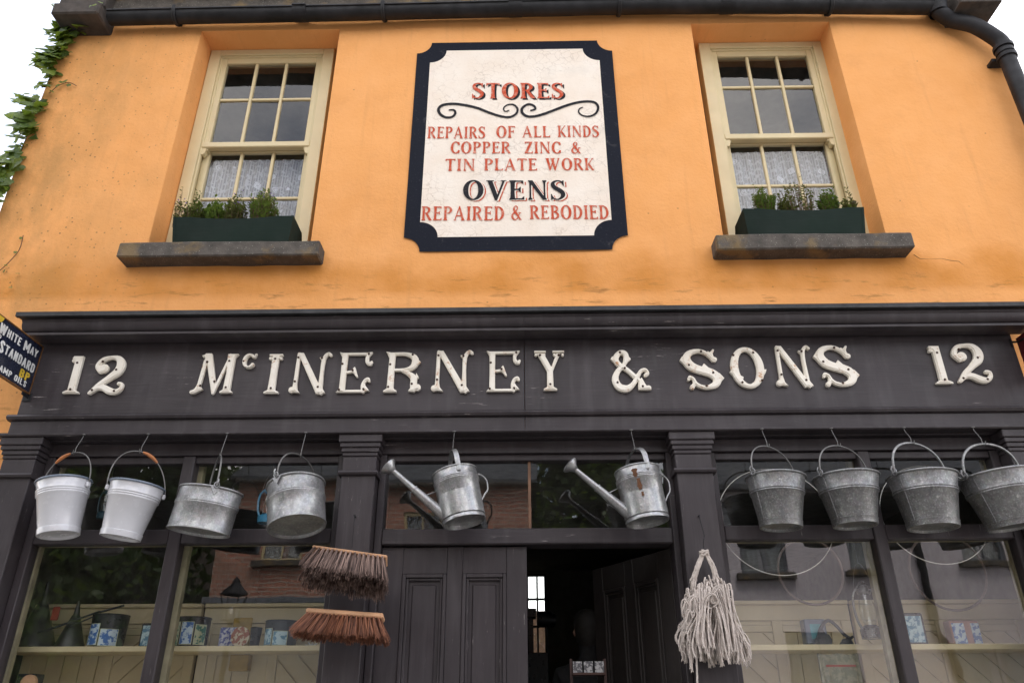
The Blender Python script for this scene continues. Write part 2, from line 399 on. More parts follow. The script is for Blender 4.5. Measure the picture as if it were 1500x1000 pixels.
# ------------------------------------------------------------------ lettering: outlines traced from distance fields
class SDF:
    def __init__(s, w, h=1.0, pad=.14, n=84):
        s.st = (h+2*pad)/n
        s.xs = np.arange(-pad, w+pad+s.st, s.st); s.ys = np.arange(-pad, h+pad+s.st, s.st)
        s.X, s.Y = np.meshgrid(s.xs, s.ys); s.d = np.full(s.X.shape, 9.0)
    def stroke(s, pts):
        for (x0, y0, r0), (x1, y1, r1) in zip(pts, pts[1:]):
            dx, dy = x1-x0, y1-y0; L2 = dx*dx+dy*dy+1e-12
            t = np.clip(((s.X-x0)*dx+(s.Y-y0)*dy)/L2, 0, 1)
            s.d = np.minimum(s.d, np.hypot(s.X-x0-t*dx, s.Y-y0-t*dy) - (r0+(r1-r0)*t))
        return s
    def curve(s, pts, n=9):
        q = [pts[0]]+list(pts)+[pts[-1]]; out = []
        for i in range(1, len(q)-2):
            p0, p1, p2, p3 = [np.array(v, float) for v in q[i-1:i+3]]
            for k in range(n):
                t = k/n; out.append(tuple(.5*((2*p1)+(-p0+p2)*t+(2*p0-5*p1+4*p2-p3)*t*t+(-p0+3*p1-3*p2+p3)*t**3)))
        out.append(pts[-1]); return s.stroke(out)
    def _poly(s, pts):
        d = np.full(s.X.shape, 9.0); ins = np.zeros(s.X.shape, bool); n = len(pts)
        for i in range(n):
            x0, y0 = pts[i]; x1, y1 = pts[(i+1) % n]; dx, dy = x1-x0, y1-y0
            t = np.clip(((s.X-x0)*dx+(s.Y-y0)*dy)/(dx*dx+dy*dy+1e-12), 0, 1)
            d = np.minimum(d, np.hypot(s.X-x0-t*dx, s.Y-y0-t*dy))
            c = (y0 > s.Y) != (y1 > s.Y)
            with np.errstate(divide='ignore', invalid='ignore'):
                ins ^= c & (s.X < dx*(s.Y-y0)/(dy if abs(dy) > 1e-12 else 1e-12)+x0)
        return np.where(ins, -d, d)
    def poly(s, pts): s.d = np.minimum(s.d, s._poly(pts)); return s
    def cut(s, pts): s.d = np.maximum(s.d, -s._poly(pts)); return s
    def ell(s, cx, cy, rx, ry, thick, thin, a0=0, a1=360, n=44):
        P = []
        for k in range(n+1):
            a = R(a0+(a1-a0)*k/n); w = thin+(thick-thin)*abs(math.cos(a))**1.3
            P.append((cx+(rx-w)*math.cos(a), cy+(ry-w)*math.sin(a), w))
        return s.stroke(P)
    def loops(s, level=0.0):
        d = s.d-level; ny, nx = d.shape; segs = {}
        def ip(a, b):
            (j0, i0), (j1, i1) = a, b; v0, v1 = d[j0, i0], d[j1, i1]; t = v0/(v0-v1)
            return (s.xs[i0]+(s.xs[i1]-s.xs[i0])*t, s.ys[j0]+(s.ys[j1]-s.ys[j0])*t)
        ins = d < 0
        act = ins[:-1, :-1].astype(int)+ins[1:, :-1]+ins[:-1, 1:]+ins[1:, 1:]
        for j, i in zip(*np.where((act > 0) & (act < 4))):
            c = [(j, i), (j, i+1), (j+1, i+1), (j+1, i)]; e = []
            for k in range(4):
                a, b = c[k], c[(k+1) % 4]
                if ins[a] != ins[b]: e.append((ins[a], tuple(sorted((a, b)))))
            ent = [q for q in e if not q[0]]; ext = [q for q in e if q[0]]   # keep orientation
            if len(e) == 2: segs[ext[0][1]] = ent[0][1]
            else:
                for q in range(4):
                    if e[q][0]: segs[e[q][1]] = e[(q+1) % 4][1] if not e[(q+1) % 4][0] else e[q-1][1]
        out = []
        while segs:
            k0, k = next(iter(segs.items())); del segs[k0]; loop = [k0]
            while k != k0 and k in segs:
                loop.append(k); k = segs.pop(k)
            pts = [ip(*q) for q in loop]
            if len(pts) > 5: out.append(simplify(pts, .0035))
        return [q for q in out if len(q) > 2]

def simplify(pts, eps):
    n = len(pts); a = 0; P = np.array(pts)
    b = int(np.argmax(((P-P[0])**2).sum(1)))
    def rdp(idx):
        if len(idx) < 3: return idx
        p, q = P[idx[0]], P[idx[-1]]; v = q-p; L_ = np.hypot(*v)+1e-12
        m = P[idx[1:-1]]-p; dd = np.abs(m[:, 0]*v[1]-m[:, 1]*v[0])/L_
        k = int(dd.argmax())
        if dd[k] < eps: return [idx[0], idx[-1]]
        return rdp(idx[:k+2])[:-1]+rdp(idx[k+1:])
    i1 = rdp(list(range(0, b+1))); i2 = rdp(list(range(b, n))+[0])
    return [tuple(P[i]) for i in (i1[:-1]+i2[:-1])]

def loops_mesh(name, loops, tf, extrude=0.0, bevel=0.0):
    """fills closed outlines (holes by nesting); tf maps (u, v, height) to a point"""
    cu = bpy.data.curves.new(name, 'CURVE'); cu.dimensions = '2D'; cu.fill_mode = 'BOTH'
    cu.extrude = extrude; cu.bevel_depth = bevel; cu.bevel_resolution = 1; cu.offset = -bevel
    for lp in loops:
        sp = cu.splines.new('POLY'); sp.points.add(len(lp)-1); sp.use_cyclic_u = True
        for p, (x, y) in zip(sp.points, lp): p.co = (x, y, 0, 1)
    ob = bpy.data.objects.new('tmp', cu); COL.objects.link(ob)
    dg = bpy.context.evaluated_depsgraph_get(); me = bpy.data.meshes.new_from_object(ob.evaluated_get(dg))
    bpy.data.objects.remove(ob); bpy.data.curves.remove(cu); me.name = name; me.materials.clear()
    for v in me.vertices: v.co = tf(*v.co)
    return me

# ---- flared roman alphabet of the painted sign (cap height 1)
def stem(s, x, w=.085, sf=.05, y0=0, y1=1, both=True):
    return s.poly([(x-w-sf, y0), (x+w+sf, y0), (x+w+sf, y0+.035), (x+w, y0+.12), (x+w*.85, .5), (x+w, y1-.12), (x+w+sf, y1-.035), (x+w+sf, y1), (x-w-sf, y1), (x-w-sf, y1-.035), (x-w, y1-.12), (x-w*.85, .5), (x-w, y0+.12), (x-w-sf, y0+.035)])
def barr(s, x0, x1, y, top=0, h=.035):
    s.poly([(x0, y-h), (x1-.1, y-h), (x1-.02, y-h-.1*(top >= 0)), (x1, y-h-.1*(top >= 0)), (x1, y+h+.1*(top <= 0)), (x1-.02, y+h+.1*(top <= 0)), (x1-.1, y+h), (x0, y+h)]); return s
def g_roman(ch):
    W = dict(I=.30, E=.60, F=.58, L=.58, T=.66, P=.62, R=.70, B=.64, D=.70, N=.80, K=.72, A=.78, V=.78, W=1.10, Z=.64, O=.78, C=.68, S=.58, M=.95, Y=.74)
    W['&'] = .74; W[' '] = .3; w = W[ch]; s = SDF(w)
    if ch == ' ': return s, w
    if ch in 'IEFLPRBDK': stem(s, .15)
    if ch in 'EF': barr(s, .15, .56, .955, 1); barr(s, .15, .46, .53, 0)
    if ch == 'E': barr(s, .15, .59, .045, -1)
    if ch == 'L': barr(s, .15, .57, .045, -1)
    if ch == 'T':
        stem(s, .33, sf=.03); barr(s, .33, .65, .955, 1)
        s.poly([(.33, .92), (.11, .92), (.03, .80), (.01, .80), (.01, 1.0), (.03, .99), (.33, .99)])
    if ch in 'PR': s.ell(.30, .74, .30, .26, .085, .035, -95, 95)
    if ch == 'R': s.poly([(.30, .52), (.42, .50), (.70, .03), (.72, 0), (.56, 0), (.50, .04), (.26, .50)])
    if ch == 'B': s.ell(.30, .755, .27, .245, .08, .035, -95, 95); s.ell(.30, .27, .33, .27, .085, .035, -95, 95)
    if ch == 'D': s.ell(.26, .5, .42, .5, .09, .035, -95, 95)
    if ch == 'K': s.poly([(.22, .47), (.56, .97), (.50, 1.0), (.70, 1.0), (.70, .97), (.64, .97), (.36, .56), (.68, .04), (.74, 0), (.52, 0), (.52, .03), (.24, .46)])
    if ch == 'N':
        stem(s, .13, .035, .05); stem(s, .67, .035, .05); s.poly([(.04, 1.0), (.22, 1.0), (.72, .03), (.72, 0), (.60, 0)])
    if ch == 'A':
        s.poly([(.36, 1.02), (.42, 1.02), (.72, .035), (.79, .03), (.79, 0), (.49, 0), (.49, .03), (.55, .04), (.36, .80), (.13, .04), (.20, .03), (.20, 0), (-.01, 0), (-.01, .03), (.06, .04)])
        s.poly([(.16, .30), (.56, .30), (.56, .37), (.18, .37)])
    if ch in 'V': s.poly([(0, 1), (0, .965), (.06, .96), (.35, -.02), (.43, -.02), (.72, .96), (.79, .97), (.79, 1), (.56, 1), (.56, .965), (.63, .955), (.44, .26), (.25, .955), (.31, .965), (.31, 1)])
    if ch == 'W':
        for dx in (0, .36): s.poly([(dx, 1), (dx, .965), (dx+.05, .96), (dx+.30, -.02), (dx+.37, -.02), (dx+.66, .96), (dx+.73, .97), (dx+.73, 1), (dx+.52, 1), (dx+.52, .965), (dx+.57, .955), (dx+.39, .28), (dx+.24, .955), (dx+.30, .965), (dx+.30, 1)])
    if ch == 'Z':
        s.poly([(.40, .95), (.60, .95), (.62, 1.0), (.05, 1.0), (.03, .82), (.06, .82), (.14, .92), (.42, .92)]); s.poly([(.42, .98), (.62, .98), (.22, .03), (.02, .02)])
        s.poly([(.02, 0), (.62, 0), (.63, .20), (.60, .20), (.52, .075), (.10, .07)])
    if ch == 'O': s.ell(.39, .5, .39, .52, .10, .035)
    if ch == 'C': s.ell(.38, .5, .38, .52, .10, .035, 42, 318); s.poly([(.58, .99), (.64, .99), (.64, .70), (.61, .70), (.55, .86)]); s.poly([(.56, .12), (.64, .26), (.66, .26), (.66, .02), (.60, .05)])
    if ch == 'S':
        s.curve([(.50, .80, .025), (.42, .93, .035), (.27, .975, .035), (.13, .90, .055), (.10, .76, .08), (.19, .61, .09), (.34, .50, .095), (.46, .36, .09), (.47, .20, .075), (.36, .06, .045), (.24, .02, .03), (.12, .07, .035), (.05, .22, .02)])
        s.poly([(.47, .99), (.52, .99), (.52, .72), (.49, .72), (.43, .88)]); s.poly([(.02, 0), (.06, 0), (.12, .10), (.05, .30), (.02, .30)])
    if ch == '&':
        s.curve([(.66, .03, .03), (.52, .22, .06), (.34, .48, .09), (.22, .68, .08), (.22, .86, .05), (.33, .96, .035), (.44, .88, .04), (.42, .72, .04), (.26, .54, .04), (.11, .38, .06), (.07, .21, .075), (.17, .05, .055), (.32, .02, .035), (.47, .13, .035), (.56, .33, .035), (.62, .50, .03)])
        s.poly([(.50, .46), (.73, .46), (.73, .50), (.50, .50)]); s.poly([(.54, 0), (.76, 0), (.76, .04), (.54, .06)])
    if ch == 'Y': s.poly([(.28, 0), (.48, 0), (.44, .45), (.70, .96), (.74, 1), (.54, 1), (.56, .96), (.40, .60), (.22, .96), (.28, 1), (0, 1), (.04, .96), (.31, .45)])
    if ch == 'M': stem(s, .13, .035, .05); stem(s, .80, .08, .03); s.poly([(.06, 1), (.24, 1), (.52, .25), (.72, 1), (.80, 1), (.50, -.02), (.44, -.02)])
    return s, w
# ---- condensed sans of the enamel sign
def g_sans(ch):
    k = .085; W = .42; L_ = lambda s, *p: s.stroke([(x, y, k) for x, y in p])
    ww = {'I': .2, 'W': .66, 'M': .6, 'T': .42, 'L': .38, 'E': .38}.get(ch, W); s = SDF(ww, n=60)
    a, b = k, ww-k; t = 1-k
    if ch == 'I': L_(s, (.1, k), (.1, t))
    if ch == 'W': L_(s, (a, t), (.2, k), (.33, t), (.46, k), (b, t))
    if ch == 'M': L_(s, (a, k), (a, t), (.3, .3), (b, t), (b, k))
    if ch == 'H': L_(s, (a, k), (a, t)); L_(s, (b, k), (b, t)); L_(s, (a, .5), (b, .5))
    if ch == 'T': L_(s, (.21, k), (.21, t)); L_(s, (.07, t), (.35, t))
    if ch in 'EL': L_(s, (a, t), (a, k), (b, k))
    if ch == 'E': L_(s, (a, t), (b, t)); L_(s, (a, .52), (b-.04, .52))
    if ch == 'A': L_(s, (a-.03, k), (.21, t), (b+.03, k)); L_(s, (a+.04, .32), (b-.04, .32))
    if ch == 'Y': L_(s, (a-.02, t), (.21, .5), (b+.02, t)); L_(s, (.21, .5), (.21, k))
    if ch == 'N': L_(s, (a, k), (a, t), (b, k), (b, t))
    if ch in 'DO': s.curve([(a, .5, k), (a, .78, k), (.21, t, k), (b, .78, k), (b, .5, k), (b, .22, k), (.21, k, k), (a, .22, k), (a, .5, k)])
    if ch in 'DPRB': L_(s, (a, k), (a, t))
    if ch in 'D': L_(s, (a, k), (.2, k)); L_(s, (a, t), (.2, t))
    if ch in 'PRB': s.curve([(a, t, k), (.25, t, k), (b, .76, k), (.25, .53, k), (a, .53, k)])
    if ch == 'R': L_(s, (.22, .5), (b+.01, k))
    if ch == 'B': s.curve([(a, .53, k), (.25, .53, k), (b, .31, k), (.25, k, k), (a, k, k)])
    if ch == 'S': s.curve([(b, .78, k), (.21, t, k), (a, .78, k), (.2, .52, k), (b, .25, k), (.21, k, k), (a, .24, k)])
    return s, ww
_gc = {}
def word_loops(text, glyph, gap=.09):
    x = 0; out = []
    for ch in text:
        key = (glyph.__name__, ch)
        if key not in _gc:
            s, w = glyph(ch); _gc[key] = (s.loops() if ch != ' ' else [], w)
        lp, w = _gc[key]
        out += [[(x+a, b) for a, b in q] for q in lp]; x += w+gap
    return out, x-gap
def join_meshes(name, mb_list):
    bm = bmesh.new()
    for m in mb_list: bm.from_mesh(m); bpy.data.meshes.remove(m)
    me = bpy.data.meshes.new(name); bm.to_mesh(me); bm.free(); return me

# ================================================================== SETTING
mb = MB(); mb.face([(-60,-3.2,.16),(60,-3.2,.16),(60,-11.0,.16),(-60,-11.0,.16)]); struct('road', mb, ASPHALT)
mb = MB(); mb.box(-60,60,-3.2,-.12,.0,G,.01); struct('pavement', mb, PAVE)
mb = MB(); mb.box(-60,60,-14,-11.0,.0,G,.01); struct('far_pavement', mb, PAVE)
mb = MB(); mb.face([(-200,-200,.0),(200,-200,.0),(200,200,.0),(-200,200,.0)]); struct('ground', mb, simple('earth', (.14, .13, .11), .95))

# ------------------------------------------------------------------ the house
house = thing('house', 'orange rendered two-storey house with grey gutter above the shopfront', 'house', (0, 0, G))
XL, XR, ZT = -3.43, 3.475, 6.34
WINS = [(-2.384, -1.425), (1.385, 2.337)]; WZ0, WZ1 = 4.14, 6.125   # openings
# the facade sheet: a grid with real openings, splayed reveals
HO = [(-2.395, -1.345, WZ0, WZ1), (1.293, 2.325, WZ0, WZ1), (-2.62, 2.62, G-.2, 2.80)]
def lines(a, b, step, must):
    v = {round(a, 4), round(b, 4)} | {round(m, 4) for m in must if a <= m <= b}
    v = sorted(v); out = []
    for p, q in zip(v, v[1:]):
        n = max(1, round((q-p)/step)); out += [p+(q-p)*k/n for k in range(n)]
    return out+[v[-1]]
gx = lines(XL, XR, .07, [h[0] for h in HO]+[h[1] for h in HO]); gz = lines(0, ZT, .07, [h[2] for h in HO]+[h[3] for h in HO])
from mathutils import noise as mnoise
mb = MB(); bm = mb.bm; V = {}
def wv(i, j):
    if (i, j) not in V:
        x, z = gx[i], gz[j]
        d = .009*(mnoise.noise((x*1.7, z*1.7, 3)) + .6*mnoise.noise((x*5, z*5, 9)))+.007
        e = min([max(abs(x-(h[0]+h[1])/2)-(h[1]-h[0])/2, abs(z-(h[2]+h[3])/2)-(h[3]-h[2])/2) for h in HO])
        yy = max(0, d)
        if e < .001: yy = .016           # softened arrises
        V[i, j] = bm.verts.new((x, yy, z))
    return V[i, j]
for i in range(len(gx)-1):
    for j in range(len(gz)-1):
        cx, cz = (gx[i]+gx[i+1])/2, (gz[j]+gz[j+1])/2
        if any(h[0] < cx < h[1] and h[2] < cz < h[3] for h in HO): continue
        bm.faces.new((wv(i, j), wv(i+1, j), wv(i+1, j+1), wv(i, j+1)))
WY = .19   # depth of the window frames
def reveal(h, y1, steps=5, top=True):
    x0, x1, z0, z1 = h
    for xx, sg in ((x0, 1), (x1, -1)):
        zz_ = [q for q in gz if z0-1e-6 <= q <= z1+1e-6]
        for a, b in zip(zz_, zz_[1:]):
            prev = .016; px_ = xx
            for q in range(steps+1):
                yq = .03+(y1-.03)*q/steps; xq = xx+sg*(.004 if q == 0 else .006)
                mb.face([(px_, prev, a), (xq, yq, a), (xq, yq, b), (px_, prev, b)]); prev = yq; px_ = xq
    xx_ = [q for q in gx if x0-1e-6 <= q <= x1+1e-6]
    for a, b in zip(xx_, xx_[1:]):
        mb.face([(a, .016, z1), (b, .016, z1), (b, .03, z1-.004), (a, .03, z1-.004)])
        mb.face([(a, .03, z1-.004), (b, .03, z1-.004), (b, y1, z1-.006), (a, y1, z1-.006)])
for h in HO[:2]: reveal(h, .34)
# gable ends, back and thickness behind the sheet
mb.box(XL, XL+.35, .022, 6.2, 0, ZT); mb.box(XR-.35, XR, .022, 6.2, 0, ZT)
bmesh.ops.remove_doubles(bm, verts=bm.verts[:], dist=.0005)
obj('wall', mb, PLASTER, house, ang=40)
mb = MB(); mb.box(XL+.36, XR-.36, 5.9, 6.19, 3.1, ZT); obj('rear_wall', mb, PLASTER, house)
# inner leaf that blocks light between the rooms
mb = MB()
def inner(x0, x1, z0, z1): mb.box(x0, x1, .03, .33, z0, z1)
inner(XL+.37, -2.42, 2.98, 6.3); inner(-1.32, 1.27, 2.98, 6.3); inner(2.35, XR-.37, 2.98, 6.3)
inner(-2.419, -1.321, 2.98, 4.12); inner(1.271, 2.349, 2.98, 4.12); inner(-2.419, -1.321, 6.15, 6.3); inner(1.271, 2.349, 6.15, 6.3)
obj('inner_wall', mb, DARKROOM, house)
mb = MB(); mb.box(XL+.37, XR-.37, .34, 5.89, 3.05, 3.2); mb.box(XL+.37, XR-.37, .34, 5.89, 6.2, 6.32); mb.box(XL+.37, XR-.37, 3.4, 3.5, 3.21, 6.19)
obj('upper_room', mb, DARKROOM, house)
# eaves and roof
mb = MB(); mb.box(XL+.31, XR-.29, -.06, .018, 6.22, 6.42, .006); obj('eaves_course', mb, STONE, house)
mb = MB(); mb.prism([(-.15, 6.43), (3.1, 8.9), (6.5, 6.40), (6.5, 6.46), (3.1, 8.98), (-.15, 6.50)], XL-.05, XR+.05, 'x'); roof = obj('roof', mb, SLATE, house)
mb = MB(); mb.prism([(-.02, 6.345), (3.1, 8.8), (6.2, 6.345)], XL, XL+.3, 'x'); mb.prism([(-.02, 6.345), (3.1, 8.8), (6.2, 6.345)], XR-.3, XR, 'x'); obj('gable', mb, PLASTER, house)
mb = MB(); mb.box(-3.42, -3.07, -.20, .02, 6.085, 6.20, .012); mb.box(-3.42, -3.07, -.16, .015, 6.205, 6.42, .012); obj('kneeler', mb, STONE_K, house, label='stained grey kneeler stone under the left end of the eaves')
mb = MB(); mb.box(3.16, 3.455, -.22, .02, 6.035, 6.062, .004); mb.box(3.19, 3.43, -.17, .018, 6.065, 6.42, .012); obj('kneeler', mb, STONE_K, house, label='pale kneeler stone under the right end of the eaves')
# stone sills
for (x0, x1, z0, z1, lb) in ((-2.50, -1.245, 4.030, 4.138, 'stone sill of the left window'), (1.205, 2.41, 4.035, 4.146, 'stone sill of the right window with ochre stain at its end')):
    m_ = MB(); m_.box(x0, x1, -.115, .30, z0, z1, .009)
    b_ = m_.bm; bmesh.ops.subdivide_edges(b_, edges=[e for e in b_.edges if e.calc_length() > .5], cuts=30)
    for v in b_.verts: v.co += Vector((0, .004*mnoise.noise(v.co*9), .005*mnoise.noise(v.co*6)))
    obj('sill', m_, STONE, house, label=lb)
# hairline crack under the right sill (render lip)
m_ = MB(); pts = [at(1339+d[0], 372+d[1], .0005) for d in ((0,0),(9,6),(24,7),(40,6),(55,9),(66,10),(76,18),(84,27),(90,38))]
m_.tube([p+Vector((0, .006, 0)) for p in pts], .0022, 5); obj('crack', m_, simple('dark_crack', (.35, .16, .06), .95), house)

# ------------------------------------------------------------------ sash windows
def bars(mb, xs, zs, x0, x1, z0, z1, y0, y1, w):
    for x in xs: mb.box(x-w/2, x+w/2, y0, y1, z0, z1, .004)
    for z in zs:
        xx = [x0]+sorted(xs)+[x1]
        for a, b in zip(xx, xx[1:]):
            aa = a+(w/2 if a != x0 else 0)+.0004; bb = b-(w/2 if b != x1 else 0)-.0004
            mb.box(aa, bb, y0+.002, y1-.002, z-w/2, z+w/2, .004)
def sash_window(x0, x1, side, lab):
    z0, z1 = 4.149, 6.117
    m_ = MB(); fw = .082
    for a, b in ((x0, x0+fw), (x1-fw, x1)): m_.box(a, b, WY, .33, z0, z1, .003)
    m_.box(x0+fw+.0005, x1-fw-.0005, WY, .33, z1-.055, z1, .003); m_.box(x0+fw+.0005, x1-fw-.0005, WY+.01, .33, z0, z0+.03, .003)
    # staff bead
    for a in (x0+fw, x1-fw-.014): m_.box(a, a+.014, WY+.012, WY+.04, z0+.031, z1-.056, .003)
    m_.box(x0+fw+.015, x1-fw-.015, WY+.012, WY+.04, z1-.07, z1-.0555, .003)
    win = obj('window', m_, CREAM, house, label=lab)
    a, b = x0+fw+.003, x1-fw-.003
    mz = at((x0+x1)/2*0+ (380 if side < 0 else 1130), 214 if side < 0 else 202, .225).z
    uz = at(400 if side < 0 else 1110, 146 if side < 0 else 128, .225).z
    lz = at(380 if side < 0 else 1160, 291 if side < 0 else 272, .27).z
    st = .05; cols = [a+st+(b-a-2*st)*k/3 for k in (1, 2)]
    # upper sash (outer)
    m_ = MB(); Y0, Y1 = WY+.022, WY+.064
    m_.box(a, a+st, Y0, Y1, mz-.045, z1-.058, .004); m_.box(b-st, b, Y0, Y1, mz-.045, z1-.058, .004)
    m_.box(a+st+.0005, b-st-.0005, Y0+.001, Y1-.001, z1-.12, z1-.0585, .004)
    m_.box(a-.0, b+.0, Y0-.014, Y1-.003, mz-.028, mz+.022, .006)
    bars(m_, cols, [uz], a+st, b-st, mz+.023, z1-.121, Y0+.006, Y1-.006, .022)
    for cx in (a+.019, b-.019):   # sash horns
        m_.prism([(cx-.018, mz-.03), (cx+.018, mz-.03), (cx+.018, mz-.055), (cx+.012, mz-.08), (cx, mz-.088), (cx-.012, mz-.08), (cx-.018, mz-.055)], Y0-.006, Y1-.006, 'y')
    us = obj('upper_sash', m_, CREAM, win)
    m_ = MB(); L0, L1 = WY+.066, WY+.106
    m_.box(a, a+st, L0, L1, z0+.032, mz+.01, .004); m_.box(b-st, b, L0, L1, z0+.032, mz+.01, .004)
    m_.box(a+st+.0005, b-st-.0005, L0+.001, L1-.001, z0+.032, z0+.115, .004); m_.box(a+st+.0005, b-st-.0005, L0+.001, L1-.001, mz-.03, mz+.0095, .004)
    bars(m_, cols, [lz], a+st, b-st, z0+.116, mz-.031, L0+.006, L1-.006, .022)
    ls = obj('lower_sash', m_, CREAM, win)
    xx = [a+st]+cols+[b-st]
    rng_ = random.Random(int(x0*100))
    for (zz, yy) in (((mz+.023, uz, z1-.121), WY+.044), ((z0+.116, lz, mz-.031), WY+.087)):
        for p, q in zip(xx, xx[1:]):
            for c, d in zip(zz, zz[1:]):
                t1, t2 = rng_.uniform(-.0025, .0025), rng_.uniform(-.0025, .0025)
                m_ = MB(); e = .001
                m_.face([(p-e, yy+t1, c-e), (q+e, yy-t1, c-e), (q+e, yy-t1+t2, d+e), (p-e, yy+t1+t2, d+e)])
                obj('pane', m_, GLASS_UP, win)
    return a, b, z0, mz
sash = [sash_window(x0, x1, s_, l_) for (x0, x1), s_, l_ in zip(WINS, (-1, 1), ('cream sash window over the left end of the shopfront', 'cream sash window over the right end of the shopfront'))]
for (a, b, z0, mz), lab in zip(sash, ('white net curtain with scalloped flowers behind the left upstairs window', 'white net curtain with star-shaped flowers behind the right upstairs window')):
    m_ = MB(); nx_, nz_ = 90, 8; rows = []
    top = mz-.036
    for j in range(nz_+1):
        z = z0+.02+(top-z0-.02)*j/nz_; row = []
        for i in range(nx_+1):
            x = a+.02+(b-a-.04)*i/nx_
            y = .345+.016*math.sin(i*.83+.4*math.sin(i*.21))*(1.1-.35*j/nz_)+.008*math.sin(i*.31+j*.3)
            row.append(m_.bm.verts.new((x, y, z)))
        rows.append(row)
    for j in range(nz_):
        for i in range(nx_): m_.bm.faces.new((rows[j][i], rows[j][i+1], rows[j+1][i+1], rows[j+1][i]))
    c = thing('lace_curtain', lab, 'curtain', ((a+b)/2, .345, z0+.02), 'lace curtains upstairs')
    obj('cloth', m_, LACE, c)
    m_ = MB(); m_.tube([(a+.005, .345, top), (b-.005, .345, top)], .006, 8); obj('curtain_rod', m_, WIRE, c)

# ------------------------------------------------------------------ gutter and downpipe
gut = thing('gutter', 'black cast iron gutter along the eaves of the orange house', 'gutter', (0, -.12, 6.1))
def gz_(x): return 6.140-.0042*x*x+.010*math.sin(x*1.3)
def gutter_piece(x0, x1, r=.060, n=9):
    m_ = MB(); A = []
    k = max(2, int((x1-x0)/.25))
    for i in range(k+1):
        x = x0+(x1-x0)*i/k; z = gz_(x)+r; ring = []
        for q in range(n+1):
            an = math.pi+math.pi*q/n; ring.append((x, -.083+r*math.cos(an), z+r*math.sin(an)))
        ring = [(x, -.083-r-.010, z+.010), (x, -.083-r-.010, z)]+ring+[(x, -.083+r, z+.008), (x, -.083+r-.006, z+.008)]
        for q in range(n, -1, -1):
            an = math.pi+math.pi*q/n; ring.append((x, -.083+(r-.006)*math.cos(an), z+.003+(r-.006)*math.sin(an)))
        ring.append((x, -.083-r+.006, z+.010))
        A.append([m_.bm.verts.new(p) for p in ring])
    N = len(A[0])
    for P_, Q in zip(A, A[1:]):
        for q in range(N): m_.bm.faces.new((P_[q], P_[(q+1) % N], Q[(q+1) % N], Q[q]))
    m_.bm.faces.new(A[0]); m_.bm.faces.new(A[-1][::-1]); return m_
js = [-3.05, -1.62, -.02, 1.55, 3.10]
for a, b in zip(js, js[1:]): obj('gutter_length', gutter_piece(a, b-.004), IRON, gut, ang=50)
for j_ in js[1:-1]: obj('joint_collar', gutter_piece(j_-.05, j_+.05, .068), IRON, gut, ang=50)
for bx in (-2.55, -1.0, .75, 2.3): 
    m_ = MB(); z = gz_(bx)+.060
    pts = [(bx, -.012, z+.10), (bx, -.010, z-.02)]+[(bx, -.083+.069*math.cos(-q*math.pi/8), z+.069*math.sin(-q*math.pi/8)) for q in range(0, 9)]+[(bx, -.153, z+.03)]
    m_.tube(pts, .008, 6, flat=(1.8, 1)); obj('bracket', m_, IRON, gut)
gb = (at(1380, 60, -.0)); 
pipe = thing('downpipe', 'black cast iron downpipe with swan neck at the right edge', 'downpipe', (3.30, -.09, G))
P0 = Vector((3.08, -.083, 6.12)); pA = at(1470, 72, -.10); 
pts = [P0+Vector((0, 0, .07)), P0, P0+Vector((.02, 0, -.045)), P0+Vector((.09, .01, -.10)), Vector((3.29, -.10, 5.93)), pA+Vector((-.02, 0, .10)), pA+Vector((.004, 0, .03)), pA]
def cr(pts, n=6):
    q = [pts[0]]+list(pts)+[pts[-1]]; out = []
    for i in range(1, len(q)-2):
        p0, p1, p2, p3 = q[i-1:i+3]
        for k in range(n):
            t = k/n; out.append(.5*((2*p1)+(-p0+p2)*t+(2*p0-5*p1+4*p2-p3)*t*t+(-p0+3*p1-3*p2+p3)*t**3))
    out.append(pts[-1]); return out
m_ = MB(); m_.tube(cr(pts), .054, 18); obj('swan_neck', m_, IRON, pipe, ang=60)
m_ = MB(); m_.tube([pA+Vector((0, 0, .0)), Vector((pA.x, -.10, G+.05))], .053, 18); obj('pipe', m_, IRON, pipe)
m_ = MB()
for dz, rr in ((.02, .066), (-.07, .064), (-.025, .060)): m_.tube([pA+Vector((0, 0, dz)), pA+Vector((0, 0, dz-.028))], rr, 18)
obj('socket', m_, IRON, pipe)
m_ = MB(); m_.box(pA.x-.075, pA.x+.09, -.06, .01, pA.z-.075, pA.z-.045, .004); obj('fixing_lug', m_, IRON, pipe)
m_ = MB(); m_.lathe([(.062, .01), (.075, .09), (.080, .11), (.07, .11), (.058, .01)], 18, P0.x, P0.y, P0.z-.05); obj('outlet', m_, IRON, pipe)

# ================================================================== SHOPFRONT
shop = thing('shopfront', 'dark aubergine-grey painted timber shopfront of the orange house', 'shopfront', (0, -.1, G))
def sp(name, mb_, mat=PAINT, parent=None, **kw): return obj(name, mb_, mat, parent or shop, **kw)
